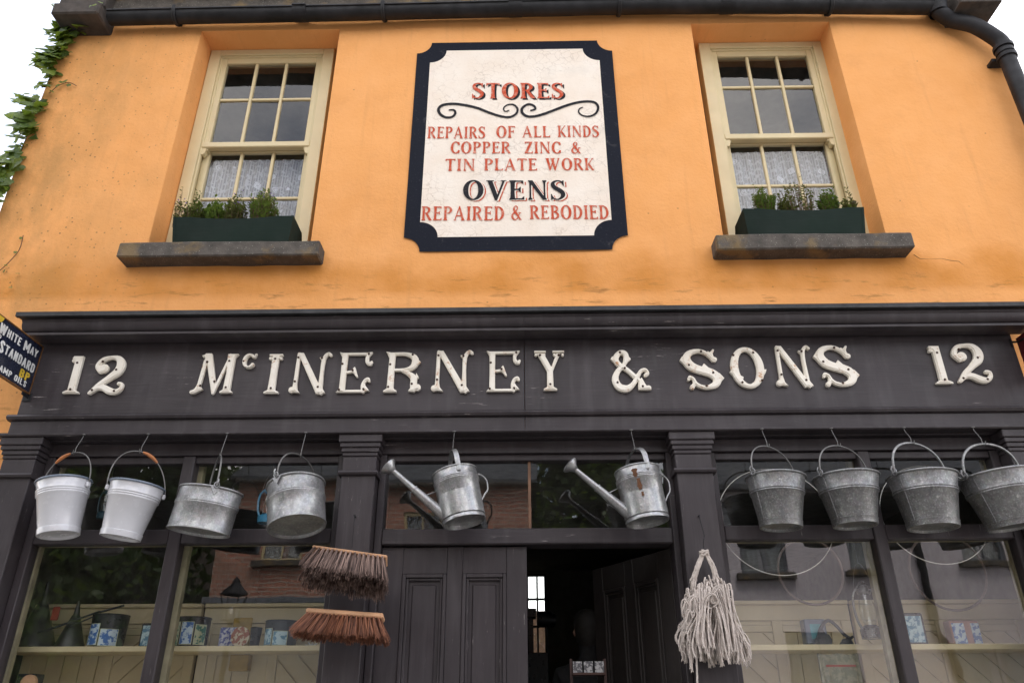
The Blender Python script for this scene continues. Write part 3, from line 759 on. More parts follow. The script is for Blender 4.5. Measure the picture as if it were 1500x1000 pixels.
# cornice
m_ = MB(); m_.prism([(.017, 3.555), (-.305, 3.537), (-.322, 3.534), (-.322, 3.508), (-.30, 3.506), (-.30, 3.512), (.017, 3.53)], -2.845, 2.93, 'x')
b_ = m_.bm
sp('lead_capping', m_, LEAD)
def cornice_prof():
    P_ = [(-.10, 3.505), (-.292, 3.505), (-.292, 3.492)]
    for k in range(7):
        t = k/6*math.pi/2; P_.append((-.245-.040*math.cos(t)*1.0+.0, 3.486-.048*math.sin(t)))
    return P_+[(-.262, 3.432), (-.262, 3.418), (-.225, 3.412), (-.16, 3.412), (-.16, 3.45), (-.10, 3.45)]
for a, b in ((-2.82, .0145), (.0157, 2.90)):
    m_ = MB(); m_.prism(cornice_prof(), a, b, 'x'); sp('cornice', m_)
for a, b in ((-2.795, .0148), (.0162, 2.785)):
    m_ = MB(); m_.box(a, b, -.14, -.10, 2.985, 3.448, .003); sp('fascia_board', m_)
m_ = MB(); m_.box(-2.795, -2.775, -.099, .01, 2.86, 3.40); sp('fascia_return', m_); m_ = MB(); m_.box(2.765, 2.785, -.099, .01, 2.86, 3.40); sp('fascia_return', m_)
m_ = MB(); m_.box(-2.77, 2.76, -.098, -.02, 3.45, 3.50); sp('fascia_backing', m_)
m_ = MB(); m_.prism([(-.10, 2.947), (-.142, 2.947), (-.162, 2.953), (-.170, 2.966), (-.162, 2.978), (-.145, 2.984), (-.10, 2.984)], -2.83, 2.81, 'x'); sp('moulding', m_)
for a, b in ((-2.81, .0148), (.016, 2.79)):
    m_ = MB(); m_.box(a, b, -.146, -.10, 2.872, 2.9465, .002); sp('architrave_board', m_)
m_ = MB(); m_.prism([(-.09, 2.852), (-.165, 2.852), (-.172, 2.858), (-.172, 2.869), (-.164, 2.8715), (-.09, 2.8715)], -2.86, 2.83, 'x'); sp('drip_moulding', m_)
m_ = MB(); m_.box(-2.79, 2.77, -.089, .02, 2.845, 2.868); sp('soffit', m_)
m_ = MB(); m_.box(-2.62, 2.62, -.045, .06, 2.775, 2.8445, .003); sp('head_rail', m_)
# pilasters
for cx, w in ((-2.715, .178), (-.872, .180), (.908, .192), (2.675, .18)):
    m_ = MB(); x0, x1 = cx-w/2, cx+w/2
    m_.box(x0, x1, -.13, .05, G+.25, 2.735, .004)
    m_.box(x0-.02, x1+.02, -.15, .048, G, G+.249, .005)
    pl = sp('pilaster', m_, PAINT_V)
    m_ = MB(); m_.prism([(-.131, 2.628), (-.146, 2.633), (-.152, 2.643), (-.146, 2.653), (-.131, 2.658), (.04, 2.658), (.04, 2.628)], x0-.014, x1+.014, 'x'); sp('necking', m_, PAINT, pl)
    m_ = MB()
    for k, (e, z0, z1) in enumerate(((.004, 2.736, 2.757), (.011, 2.7575, 2.782), (.019, 2.7825, 2.808), (.027, 2.8085, 2.8515))): m_.box(x0-e, x1+e, -.13-e, .045, z0, z1, .004)
    sp('capital', m_, PAINT, pl)
# shop windows
ZR0, ZR1 = 2.300, 2.376
def shop_window(x0, x1, mx0, mx1, lab):
    m_ = MB(); y0, y1 = -.035, .035
    m_.box(x0, x0+.045, y0, y1, .80, 2.774, .004); m_.box(x1-.045, x1, y0, y1, .80, 2.774, .004)
    m_.box(mx0, mx1, y0-.006, y1, .86, 2.774, .006)
    for a, b in ((x0+.0455, mx0-.0005), (mx1+.0005, x1-.0455)):
        m_.box(a, b, y0+.002, y1-.002, ZR0, ZR1, .005); m_.box(a, b, y0+.002, y1-.002, .80, .86, .004)
        m_.box(a, b, y0+.012, y1-.002, 2.735, 2.7735, .003)
    f = sp('shop_window', m_, PAINT_V, label=lab)
    # cream inner lining
    m_ = MB()
    for a, b in ((x0+.010, mx0+.016), (mx1-.016, x1-.010)):
        m_.box(a, a+.042, .036, .075, .80, 2.77, .002); m_.box(b-.042, b, .036, .075, .80, 2.77, .002)
        m_.box(a+.043, b-.043, .036, .075, ZR0+.004, ZR1-.004, .002)
    sp('inner_lining', m_, LINING, f)
    k = 0
    for a, b in ((x0+.045, mx0), (mx1, x1-.045)):
        for c, d in ((.86, ZR0), (ZR1, 2.735)):
            m_ = MB(); t = (.003, -.002, -.003, .002)[k % 4]; k += 1
            m_.face([(a-.002, .004+t, c-.002), (b+.002, .004-t, c-.002), (b+.002, .004-t*.5, d+.002), (a-.002, .004+t*.5, d+.002)]); sp('pane', m_, GLASS, f)
    return f
shop_window(-2.625, -.964, -1.866, -1.800, 'left display window with cream boarding inside')
shop_window(1.006, 2.584, 1.820, 1.884, 'right display window with cream boarding inside')
m_ = MB(); m_.box(-2.625, -.964, -.10, .04, G, .79, .006); sp('stall_riser', m_); m_ = MB(); m_.box(1.006, 2.584, -.10, .04, G, .79, .006); sp('stall_riser', m_)
# door case
m_ = MB(); m_.box(-.780, -.742, -.04, .10, G, 2.774, .004); m_.box(.780, .812, -.04, .10, G, 2.774, .004)
m_.box(-.7415, .7795, -.038, .10, 2.286, 2.368, .006); m_.box(-.7415, .7795, -.02, .06, 2.74, 2.774, .003)
df = sp('door_frame', m_, PAINT)
m_ = MB(); m_.box(.028, .044, -.002, .045, 2.3685, 2.7395, .002); sp('glazing_bar', m_, simple('varnished_glazing_bar', (.17, .085, .045), .5), df)
for a, b in ((-.742, .028), (.044, .78)):
    m_ = MB(); m_.face([(a-.002, .012, 2.366), (b+.002, .010, 2.366), (b+.002, .013, 2.742), (a-.002, .012, 2.742)]); sp('pane', m_, GLASS, df)
LW = .758
def leaf_meshes():
    z0, z1 = .02, 2.28-G-.0
    m_ = MB(); st = .115
    pz = [(.30, .92), (1.04, z1-.135)]
    xs = [(st, .345), (.425, LW-st+.01)]
    # stiles, muntin, rails
    m_.box(0, xs[0][0], 0, .045, z0, z1, .002); m_.box(xs[0][1], xs[1][0], 0, .045, z0, z1, .002); m_.box(xs[1][1], LW, 0, .045, z0, z1, .002)
    for a, b in xs:
        m_.box(a+.0004, b-.0004, .001, .044, z0, pz[0][0], .002); m_.box(a+.0004, b-.0004, .001, .044, pz[0][1], pz[1][0], .002); m_.box(a+.0004, b-.0004, .001, .044, pz[1][1], z1-.001, .002)
    out = [m_]; 
    for a, b in xs:
        for c, d in pz:
            p = MB(); p.box(a+.052, b-.052, .012, .034, c+.052, d-.052, .006); p.box(a+.0005, b-.0005, .020, .03, c+.0005, d-.0005)
            mo = MB()
            for e0, e1, y in ((.001, .020, -.006), (.0205, .034, .004)):
                mo.box(a+e0, a+e1, y, .02, c+e0, d-e0, .003); mo.box(b-e1, b-e0, y, .02, c+e0, d-e0, .003)
                mo.box(a+e1, b-e1, y+.0006, .02, d-e1, d-e0, .003); mo.box(a+e1, b-e1, y+.0006, .02, c+e0, c+e1, .003)
            out.append((p, mo))
    return out
dl = thing('door', 'closed panelled left leaf of the double shop door', 'door', (-.741, -.002, G))
lm = leaf_meshes(); src = [obj('door_leaf', lm[0], PAINT_V, dl, local=True)]
for p, mo in lm[1:]: src.append(obj('panel', p, PAINT_V, dl, local=True)); src.append(obj('panel_moulding', mo, PAINT_V, dl, local=True))
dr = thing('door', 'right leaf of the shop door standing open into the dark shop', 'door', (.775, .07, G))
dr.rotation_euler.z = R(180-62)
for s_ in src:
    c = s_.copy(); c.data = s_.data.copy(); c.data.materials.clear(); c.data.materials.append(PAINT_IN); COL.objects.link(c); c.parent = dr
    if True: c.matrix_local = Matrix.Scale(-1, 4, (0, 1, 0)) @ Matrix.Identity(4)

# ------------------------------------------------------------------ fascia letters
def volute(s, x, y, r=.06): return s.stroke([(x, y, r), (x+.001, y, r)])
def tri(s, *p): return s.poly(list(p))
def g_fascia(ch):
    if ch == 'N':
        s = SDF(1.04)
        s.curve([(.17, .98, .05), (.165, .6, .05), (.16, .25, .052), (.15, .08, .06)]); volute(s, .085, .085, .078)
        tri(s, (.10, .16), (.20, .30), (.24, .10), (.33, .0), (.18, .02)); tri(s, (.12, 1.02), (.29, 1.02), (.93, -.01), (.74, -.03))
        s.curve([(.86, .0, .045), (.83, .15, .06), (.825, .5, .05), (.83, .78, .055), (.87, .92, .05), (.95, .99, .04), (1.01, .95, .045)])
        tri(s, (.70, .90), (.84, .90), (.84, .74)); tri(s, (.84, .2), (.98, 0), (.82, -.01)); h = [(.17, .88), (.16, .28), (.80, .86), (.78, .14)]; w = 1.04
    elif ch == 'E':
        w = .88; s = SDF(w); s.poly([(.03, 0), (.24, 0), (.235, .5), (.24, 1.0), (.02, 1.0), (.05, .96), (.08, .88), (.085, .5), (.08, .06)])
        tri(s, (-.01, 0), (.12, 0), (.1, .1)); tri(s, (-.01, 1.03), (.12, .99), (.09, .86))
        s.poly([(.1, .93), (.82, .93), (.82, 1.0), (.1, 1.0)]); s.poly([(.1, 0), (.74, 0), (.74, .07), (.1, .07)])
        s.curve([(.77, .96, .045), (.735, .84, .05), (.76, .74, .05), (.83, .71, .045), (.865, .755, .035)]); tri(s, (.74, 1.0), (.89, 1.02), (.80, .90))
        s.poly([(.2, .53), (.36, .55), (.42, .64), (.45, .64), (.55, .38), (.50, .37), (.40, .49), (.2, .47)])
        s.curve([(.70, .03, .05), (.68, .16, .05), (.72, .28, .045), (.80, .33, .045), (.835, .29, .04)]); tri(s, (.66, .0), (.74, .2), (.88, .03), (.80, .04))
        h = [(.12, .70), (.10, .06), (.78, .95), (.40, .54), (.72, .07)]
    elif ch == 'R':
        w = .94; s = SDF(w); s.poly([(.07, .03), (.25, .03), (.24, .5), (.25, 1.0), (.02, 1.0), (.04, .95), (.085, .86), (.08, .5)]); s.poly([(-.01, 0), (.33, 0), (.33, .045), (.26, .09), (.06, .09), (-.01, .045)])
        tri(s, (-.02, 1.03), (.12, 1.0), (.09, .84))
        s.curve([(.2, .96, .04), (.5, .955, .045), (.70, .88, .075), (.755, .75, .095), (.68, .62, .07), (.50, .56, .04), (.2, .555, .035)]); tri(s, (.78, .84), (.90, .745), (.80, .66))
        s.curve([(.42, .54, .035), (.60, .46, .06), (.73, .34, .085), (.73, .16, .085), (.74, .08, .07)]); volute(s, .84, .115, .085); tri(s, (.60, .02), (.72, .20), (.78, .0)); tri(s, (.78, .5), (.87, .36), (.78, .3))
        h = [(.13, .68), (.12, .12), (.68, .92), (.70, .19)]
    elif ch == 'M':
        w = 1.06; s = SDF(w); s.curve([(.27, .95, .06), (.22, .5, .05), (.19, .2, .05), (.12, .06, .055), (.04, .035, .05)]); tri(s, (.12, .0), (.32, .10), (.20, .22))
        s.poly([(.20, 1.02), (.38, 1.02), (.60, .28), (.60, -.02), (.55, -.04)]); s.poly([(.53, .0), (.60, -.03), (.90, .98), (.84, 1.02)])
        s.poly([(.80, .05), (.99, .05), (.985, .5), (.99, .9), (1.07, 1.0), (.78, 1.0), (.82, .5)]); s.poly([(.73, 0), (1.05, 0), (1.05, .045), (.98, .09), (.80, .09), (.73, .045)])
        tri(s, (.12, .96), (.28, 1.02), (.26, .80)); h = [(.31, .78), (.25, .18), (.58, .28), (.89, .13), (.86, .80)]
    elif ch == 'I':
        w = .36; s = SDF(w); s.poly([(.09, .05), (.27, .05), (.262, .5), (.27, .95), (.09, .95), (.098, .5)]); s.poly([(0, 0), (.36, 0), (.36, .045), (.28, .09), (.08, .09), (0, .045)])
        s.poly([(.01, .945), (.35, .945), (.35, 1.0), (.01, 1.0)]); volute(s, .055, .885, .045); volute(s, .305, .885, .045); h = [(.18, .86), (.18, .12)]
    elif ch == 'Y':
        w = .82; s = SDF(w); s.poly([(.33, .05), (.51, .05), (.505, .47), (.51, .5), (.335, .5), (.335, .47)]); s.poly([(.24, 0), (.60, 0), (.60, .045), (.52, .09), (.32, .09), (.24, .045)])
        s.poly([(.08, .93), (.27, .93), (.51, .5), (.45, .40), (.34, .48)]); s.poly([(.60, .93), (.71, .93), (.51, .50), (.44, .42), (.43, .52)])
        for c in (.17, .655): s.poly([(c-.16, .945), (c+.16, .945), (c+.16, 1.0), (c-.16, 1.0)]); volute(s, c-.11, .89, .04); volute(s, c+.11, .89, .04)
        h = [(.42, .14), (.17, .87), (.66, .87)]
    elif ch == 'S':
        w = 1.0; s = SDF(w)
        s.curve([(.80, .72, .045), (.72, .83, .045), (.58, .93, .05), (.40, .955, .055), (.20, .88, .08), (.13, .72, .115), (.24, .56, .115), (.45, .47, .10), (.70, .40, .11), (.85, .27, .115), (.80, .11, .09), (.60, .03, .055), (.42, .05, .05), (.30, .13, .05), (.25, .24, .045), (.17, .28, .05), (.13, .22, .035)])
        volute(s, .85, .73, .065); s.curve([(.80, .76, .05), (.78, .88, .045), (.84, .97, .03)]); s.curve([(.78, .86, .04), (.70, .93, .02)])
        volute(s, .20, .035, .065); s.curve([(.28, .16, .05), (.24, .07, .05)]); tri(s, (.04, .84), (-.05, .72), (.05, .62)); tri(s, (.92, .40), (1.04, .25), (.92, .14)); tri(s, (.50, .55), (.56, .64), (.70, .50)); tri(s, (.35, .46), (.42, .36), (.52, .40))
        h = [(.52, .93), (.17, .58), (.76, .38), (.55, .05)]
    elif ch == 'O':
        w = .96; s = SDF(w); s.ell(.48, .5, .44, .52, .105, .055)
        s.curve([(.02, .40, .02), (.10, .36, .05), (.22, .30, .03), (.32, .25, .03)]); s.curve([(.95, .44, .02), (.88, .36, .045), (.78, .30, .03), (.70, .26, .035)]); h = [(.15, .80), (.68, .86), (.28, .12), (.80, .17)]
    elif ch == 'c':
        w = .92; s = SDF(w); s.ell(.48, .5, .46, .52, .13, .08, 50, 320); volute(s, .78, .78, .09); tri(s, (.78, .95), (.95, 1.05), (.86, .74)); h = [(.14, .45)]
    elif ch == '&':
        w = 1.04; s = SDF(w)
        s.curve([(.86, .10, .05), (.66, .30, .06), (.44, .50, .06), (.20, .66, .07), (.14, .80, .085), (.26, .95, .06), (.40, .92, .075), (.42, .78, .075), (.33, .62, .05), (.17, .47, .07), (.09, .27, .095), (.18, .09, .095), (.38, .04, .085), (.56, .15, .065), (.68, .33, .06), (.80, .48, .05), (.92, .50, .045), (.97, .41, .045), (.90, .37, .05)])
        s.poly([(.68, 0), (1.03, 0), (1.03, .09), (.97, .12), (.90, .11), (.80, .32), (.70, .24), (.68, .12)]); tri(s, (.06, .88), (-.01, .78), (.08, .70)); tri(s, (.47, .88), (.56, .78), (.46, .70))
        h = [(.26, .94), (.36, .54), (.14, .18), (.80, .08)]
    elif ch == '1':
        w = .42; s = SDF(w); s.poly([(.11, .05), (.31, .05), (.31, 1.0), (.05, 1.0), (.02, .93), (.11, .86)]); s.poly([(.0, 0), (.42, 0), (.42, .045), (.33, .09), (.09, .09), (0, .045)]); volute(s, .07, .87, .05); h = [(.20, .80), (.21, .10)]
    elif ch == '2':
        w = .86; s = SDF(w)
        volute(s, .27, .67, .12); s.curve([(.20, .60, .07), (.10, .74, .07), (.20, .90, .065), (.40, .96, .05), (.60, .92, .08), (.69, .76, .115), (.64, .58, .11), (.46, .42, .08), (.24, .24, .065), (.10, .08, .05), (.05, .035, .04)])
        s.curve([(.08, .04, .04), (.22, .16, .06), (.38, .17, .08), (.54, .09, .09), (.70, .06, .07), (.82, .14, .05), (.83, .25, .045), (.75, .27, .05)]); h = [(.22, .84), (.62, .62), (.13, .10), (.70, .07)]
    return s, w, h
fs = thing('fascia_lettering', 'cream cast iron letters and numbers spelling the shop name along the fascia', 'lettering', (0, -.14, 3.1))
LT = [('1', 110, 24, 576, 521), ('2', 158.5, 49, 577, 521), ('M', 314, 62, 575.5, 518), ('c', 364.5, 20, 538.5, 518), ('I', 400.5, 22, 576, 518), ('N', 454, 58, 575.5, 517), ('E', 519, 50, 574.5, 516), ('R', 591, 55, 574, 515.5),
      ('N', 662, 61, 573, 514), ('E', 737, 50, 573, 514), ('Y', 805, 46, 571.5, 513), ('&', 924, 57, 571, 513), ('S', 1028.5, 58, 568.5, 511), ('O', 1095, 54, 567.5, 509), ('N', 1162, 58, 565.5, 507), ('S', 1225.5, 58, 564.5, 505.5), ('1', 1377, 25, 562, 506), ('2', 1422, 52, 560, 503)]
_fc = {}
for ch, cx, wpx, yb, yt in LT:
    if ch not in _fc:
        s, w, h = g_fascia(ch); _fc[ch] = (s.loops(-.005), s.loops(-.034), w, h)
    lo, li, w, h = _fc[ch]
    Yf = -.160; ym = (yb+yt)/2
    A = at(cx-wpx/2, ym, Yf); B = at(cx+wpx/2, ym, Yf); z0 = at(cx, yb, Yf).z; z1 = at(cx, yt, Yf).z
    sx = (B.x-A.x)/w; sz = (z1-z0)
    lf = lambda u, v, hh: Vector((A.x+u*sx, hh, z0+v*sz))-fs.location
    base = loops_mesh('letter', lo, lambda u, v, hh: lf(u, v, -.1505-hh*.21), .040, .014)   # extrude is in letter units
    rel = loops_mesh('relief', li, lambda u, v, hh: lf(u, v, -.1645-hh*.21), .006, .004)
    me = join_meshes('letter', [base, rel]); me.polygons.foreach_set('use_smooth', [True]*len(me.polygons)); me.set_sharp_from_angle(angle=R(28))
    lt = obj('letter', me, LETTER, fs)
    for u, v in h:
        p = Vector((A.x+u*sx, -.1687, z0+v*sz)); m_ = MB(); r = .0066 if ch != 'c' else .005
        m_.lathe([(0, .0012), (r*.6, .001), (r, 0), (r, -.005)], 8)
        for v_ in m_.bm.verts: x_, y_, z_ = v_.co; v_.co = Vector((x_, -z_, y_))+p
        obj('screw', m_, SCREW, lt)

# ------------------------------------------------------------------ painted wall sign
sg = thing('painted_wall_sign', 'black-bordered white notice painted on the wall between the upstairs windows', 'painted sign', (-.03, -.002, 5.02))
def notch(x0, x1, z0, z1, r, n=10):
    P_ = []
    for cx, cz, a0 in ((x0, z0, 90), (x1, z0, 180), (x1, z1, 270), (x0, z1, 0)):
        for k in range(n+1):
            a = R(a0-90*k/n); P_.append((cx+r*math.cos(a), cz+r*math.sin(a)))
    # order: bottom-left arc from up to right etc.
    return P_
def ngon_sheet(P_, y):
    m_ = MB(); m_.face([(x, y, z) for x, z in P_]); return m_
OUT = notch(-.745, .685, 4.115, 5.945, .105); INN = notch(-.646, .588, 4.222, 5.862, .118)
# border ring so that no sheet is hidden inside another
m_ = MB(); n_ = len(OUT)
for i in range(n_):
    a, b = OUT[i], OUT[(i+1) % n_]; c, d = INN[(i+1) % n_], INN[i]
    m_.face([(a[0], -.003, a[1]), (b[0], -.003, b[1]), (c[0], -.003, c[1]), (d[0], -.003, d[1])])
bmesh.ops.remove_doubles(m_.bm, verts=m_.bm.verts[:], dist=.0002)
obj('border', m_, BLACKP, sg, smooth=False); obj('ground_coat', ngon_sheet(INN, -.0045), WHITEP, sg, smooth=False)
def paint_word(text, xl, xr, yb, yt, mat, y, off=(0, 0), yb2=None, grow=1.0, name='painted_word', glyph=g_roman):
    yb2 = yb if yb2 is None else yb2
    lo, w = word_loops(text, glyph)
    A = at(xl, yb); B = at(xr, yb2); h = at((xl+xr)/2, yt+(yb2-yb)/2).z-(A.z+B.z)/2
    sx = (B.x-A.x)/w
    me = loops_mesh(name, lo, lambda u, v, hh: Vector((A.x+u*sx+off[0], y, A.z+(B.z-A.z)*u/w+v*h*grow+off[1]))-sg.location)
    return obj(name, me, mat, sg)
paint_word('STORES', 691, 826, 145.5, 123, BLACKL, -.0065, (.014, -.012), name='painted_shade')
paint_word('STORES', 691, 826, 145.5, 123, REDP, -.0085)
for tx, a, b, yb, yt in (('REPAIRS', 626, 711, 204, 187), ('OF', 727, 755, 203, 186), ('ALL', 765, 806, 202.5, 186), ('KINDS', 817, 878, 202, 185.5), ('COPPER', 660, 748, 226, 209), ('ZINC', 768, 822, 226, 209), ('&', 837, 851, 226, 209),
                     ('TIN', 652, 696, 251.5, 234), ('PLATE', 709, 787, 251, 233.5), ('WORK', 799, 871, 250.5, 233), ('REPAIRED', 617, 739, 324, 303.5), ('&', 749, 764, 323, 302), ('REBODIED', 776, 892.5, 322, 302)):
    paint_word(tx, a, b, yb, yt, REDP, -.0085)
paint_word('OVENS', 678, 829, 294, 265.5, REDP, -.0065, (.017, -.010), name='painted_shade')
paint_word('OVENS', 678, 829, 294, 265.5, WHITEP, -.0078, (.009, -.005), name='painted_highlight')
paint_word('OVENS', 678, 829, 294, 265.5, BLACKL, -.0092)
def scroll(P_, wd):
    q = [at(560+x/2.857, 40+y/2.857) for x, y in P_]; x0 = min(p.x for p in q)-.03; z0 = min(p.z for p in q)-.03; sc = .3
    s = SDF((max(p.x for p in q)+.03-x0)/sc, (max(p.z for p in q)+.03-z0)/sc, .02, n=110)
    n = len(q)
    s.curve([((p.x-x0)/sc, (p.z-z0)/sc, (wd*(.45+.55*math.sin(math.pi*min(1, .12+i/n))))/sc) for i, p in enumerate(q)])
    me = loops_mesh('scroll', s.loops(), lambda u, v, h: Vector((x0+u*sc, -.0085, z0+v*sc))-sg.location)
    obj('painted_scroll', me, BLACKL, sg)
scroll([(282,350),(300,350),(306,364),(292,379),(264,380),(242,366),(236,346),(254,329),(300,324),(350,330),(400,342),(450,362),(500,377),(535,379),(560,366),(566,345),(550,328),(525,328),(508,342),(514,356),(530,352)], .0105)
scroll([(622,352),(640,346),(634,332),(610,326),(586,342),(586,362),(606,376),(640,376),(690,362),(740,342),(800,322),(850,314),(888,318),(903,338),(895,362),(870,376),(840,374),(822,360),(825,345),(838,339)], .0105)

# ------------------------------------------------------------------ projecting enamel sign, left
es = thing('enamel_sign', 'dark blue enamel lamp oil sign projecting at the left edge', 'sign', (-2.755, -.34, 3.11))
SX = -2.755; KS = .977
QY = lambda y: -4+(y+4)*KS
QZ = lambda z: 1.5+(z-1.5)*KS
BLUE = simple('navy_enamel', (.012, .016, .035), .3, var=.2, coat=.4); YEL = simple('yellow_enamel', (.62, .42, .04), .35); WHT = simple('white_enamel_lettering', (.70, .70, .68), .35)
m_ = MB(); m_.box(SX-.012, SX, QY(-.64), QY(-.060), QZ(3.148), QZ(3.438), .003); obj('panel', m_, BLUE, es)
m_ = MB()
for a in ((-.6445, -.0555, 3.142, 3.148), (-.6445, -.0555, 3.438, 3.444), (-.6445, -.640, 3.1482, 3.4378), (-.060, -.0555, 3.1482, 3.4378)): m_.box(SX-.014, SX+.003, QY(a[0]), QY(a[1]), QZ(a[2]), QZ(a[3]), 0)
obj('edge_strip', m_, simple('rusty_edge', (.16, .07, .02), .6), es)
def sign_word(text, y0, y1, z0, h, mat=WHT, big=None):
    """small capitals with taller initials"""
    lo = []; x = 0
    for i, ch in enumerate(text):
        if ch == ' ': x += .30; continue
        lp, w = word_loops(ch, g_sans); k = 1.28 if (big and i in big) else 1.0
        lo += [[(x+a*k, b*k-(.14 if k > 1 else 0)) for a, b in q] for q in lp]; x += w*k+.10
    x -= .10; sx = (y1-y0)/x
    me = loops_mesh('enamel_word', lo, lambda u, v, hh: Vector((SX+.0012, QY(y0+u*sx), QZ(z0+v*h)))-es.location)
    obj('enamel_word', me, mat, es)
sign_word('WHITE MAY', -.438, -.088, 3.355, .048, big=(0, 6)); sign_word('AND', -.475, -.405, 3.322, .022)
sign_word('ROYAL STANDARD', -.625, -.078, 3.262, .055, big=(0, 6)); sign_word('BP', -.185, -.095, 3.200, .050, YEL); sign_word('LAMP OILS', -.375, -.105, 3.163, .036, big=())
m_ = MB(); m_.tube([(SX+.001, QY(-.475), QZ(3.445)), (SX+.0022, QY(-.475), QZ(3.445))], .05, 24)
bmesh.ops.bisect_plane(m_.bm, geom=m_.bm.verts[:]+m_.bm.edges[:]+m_.bm.faces[:], plane_co=(0, 0, QZ(3.4375)), plane_no=(0, 0, 1), clear_outer=True); obj('emblem', m_, YEL, es)
m_ = MB(); m_.box(SX-.009, SX-.002, -.20, -.1405, QZ(3.120), QZ(3.139), .002); m_.box(SX-.03, SX+.015, -.146, -.1405, QZ(3.10), QZ(3.15), .002); obj('bracket', m_, IRON, es)
rs = thing('hanging_sign', 'dark red sign on iron bracket at the right end of the fascia', 'sign', (2.80, -.2, 3.2))
m_ = MB(); m_.box(2.812, 2.824, -.50, -.13, 3.13, 3.40, .003); obj('panel', m_, simple('maroon_enamel', (.10, .010, .016), .35), rs)
m_ = MB(); m_.tube([(2.77, -.145, 3.37), (2.808, -.15, 3.37), (2.808, -.20, 3.365)], .006, 6); m_.box(2.765, 2.775, -.150, -.1405, 3.34, 3.39, .002); obj('bracket', m_, IRON, rs)

# ================================================================== HANGING WARES
def frame_from(top, bot, dyb=0.0):
    """matrix whose +z runs from the bottom centre to the top centre"""
    b = Vector(bot)+Vector((0, dyb, 0)); a = Vector(top); z = (a-b); L_ = z.length; z.normalize()
    y = Vector((0, 1, 0)); y = (y-z*y.dot(z)).normalized(); x = y.cross(z)
    m = Matrix((x, y, z)).transposed().to_4x4(); m.translation = b; return m, L_
def bucket(kind, tl, tr, bl, br, apex, phi, lab, Y=-.22, dyb=0.0, mat=None, wire=.0042, grip=None, grp='galvanised buckets hung over the windows', flat=1.0, hook=True):
    # rim and foot ends are given where the photograph shows them; the near edge is what one sees
    q_ = 0 if kind == 'm' else 5; tl = (tl[0], tl[1]+q_); tr = (tr[0], tr[1]+q_); fr_ = {'w': .83, 'm': .93, 'g': .965}[kind]
    T = (at(*tl, Y)+at(*tr, Y))/2; Bt = (at(*bl, Y)+at(*br, Y))/2
    rt = (at(*tr, Y)-at(*tl, Y)).length/2*fr_; rb = (at(*br, Y)-at(*bl, Y)).length/2*fr_
    mt, H = frame_from(T, Bt, dyb)
    name = {'w': 'enamel_bucket', 'm': 'mop_bucket', 'g': 'zinc_bucket'}[kind]
    root = thing(name, lab, 'bucket', grp and mt.translation, grp); root.matrix_world = mt
    rot = mt.to_euler(); root.location = mt.translation; root.rotation_euler = rot
    r = lambda z: rb+(rt-rb)*z/H
    prof = [(0, .012), (rb-.012, .012), (rb-.003, .0), (rb+.003, .0)]
    if kind != 'm': prof += [(rb+.006, .001), (rb+.0085, .026), (r(.028)+.0045, .029), (r(.032)+.0005, .031)]
    else: prof += [(rb+.004, .006), (rb+.001, .010)]
    ribs = {'w': (.72, .76, .80), 'g': (.66, .70), 'm': (.60, .64)}[kind]; rw = .008
    for f in ribs:
        z = f*H; prof += [(r(z-rw), z-rw), (r(z)+.0048, z-rw*.35), (r(z)+.0048, z+rw*.35), (r(z+rw), z+rw)]
    prof += [(rt-.001, H-.010)]
    m_ = MB(); m_.lathe(prof, 56, sy=flat); m_.lathe([(rt-.001, H-.010), (rt-.004, H-.012), (rb-.004, .016), (0, .016)], 56, sy=flat)
    body = obj('body', m_, mat, root, local=True, ang=50)
    m_ = MB(); m_.tube([(rt*math.cos(q*math.pi/24)*1.01, rt*flat*math.sin(q*math.pi/24)*1.01, H-.004) for q in range(48)], .0062, 8, closed=True)
    obj('rim', m_, simple('blue_grey_enamel_edge', (.16, .19, .24), .3) if kind == 'w' else mat, root, local=True)
    if kind == 'g':
        m_ = MB(); m_.tube([(r(z*H)*1.012*math.cos(R(205)), r(z*H)*1.012*math.sin(R(205)), z*H) for z in (.08, .3, .55, .93)], .0028, 6); obj('seam', m_, mat, root, local=True)
    inv = mt.inverted()
    ap = inv @ Vector(apex)
    e1 = Vector((math.cos(R(phi))*(rt+.006), math.sin(R(phi))*(rt+.006)*flat, H-.006)); e2 = Vector((-e1.x, -e1.y, e1.z))
    for e in (e1, e2):
        m_ = MB(); n_ = Vector((e.x, e.y, 0)).normalized(); t_ = Vector((-n_.y, n_.x, 0))
        if kind == 'w':
            mm = Matrix((n_, t_, Vector((0, 0, 1)))).transposed().to_4x4(); mm.translation = e+Vector((0, 0, -.030))-n_*.004
            m_.box(-.004, .012, -.012, .012, -.014, .012, .004, mm)
            e.z -= .028; e += n_*.004
        elif kind == 'm':
            P_ = [e+t_*.026+n_*-.004, e-t_*.026+n_*-.004, e+Vector((0, 0, -.038))-n_*.003]
            for q in range(3): P_.append(P_[q]+n_*.006)
            v_ = [m_.bm.verts.new(p) for p in P_]
            for f in ((0, 1, 2), (3, 5, 4), (0, 3, 4, 1), (1, 4, 5, 2), (2, 5, 3, 0)): m_.bm.faces.new([v_[i] for i in f])
            c = e+n_*.006+Vector((0, 0, .010)); m_.tube([c+t_*.012*math.cos(q*math.pi/5)+Vector((0, 0, .014*math.sin(q*math.pi/5))) for q in range(10)], .0035, 6, closed=True)
        else:
            c = e+Vector((0, 0, .010)); m_.tube([c+t_*.012*math.cos(q*math.pi/5)+Vector((0, 0, .016*math.sin(q*math.pi/5))) for q in range(10)], .0038, 6, closed=True)
        obj('ear', m_, mat, root, local=True)
    pts = []; n = 28
    bz = H+(.004 if kind != 'w' else -.03); c0 = Vector((0, 0, bz)); ax = ap-c0
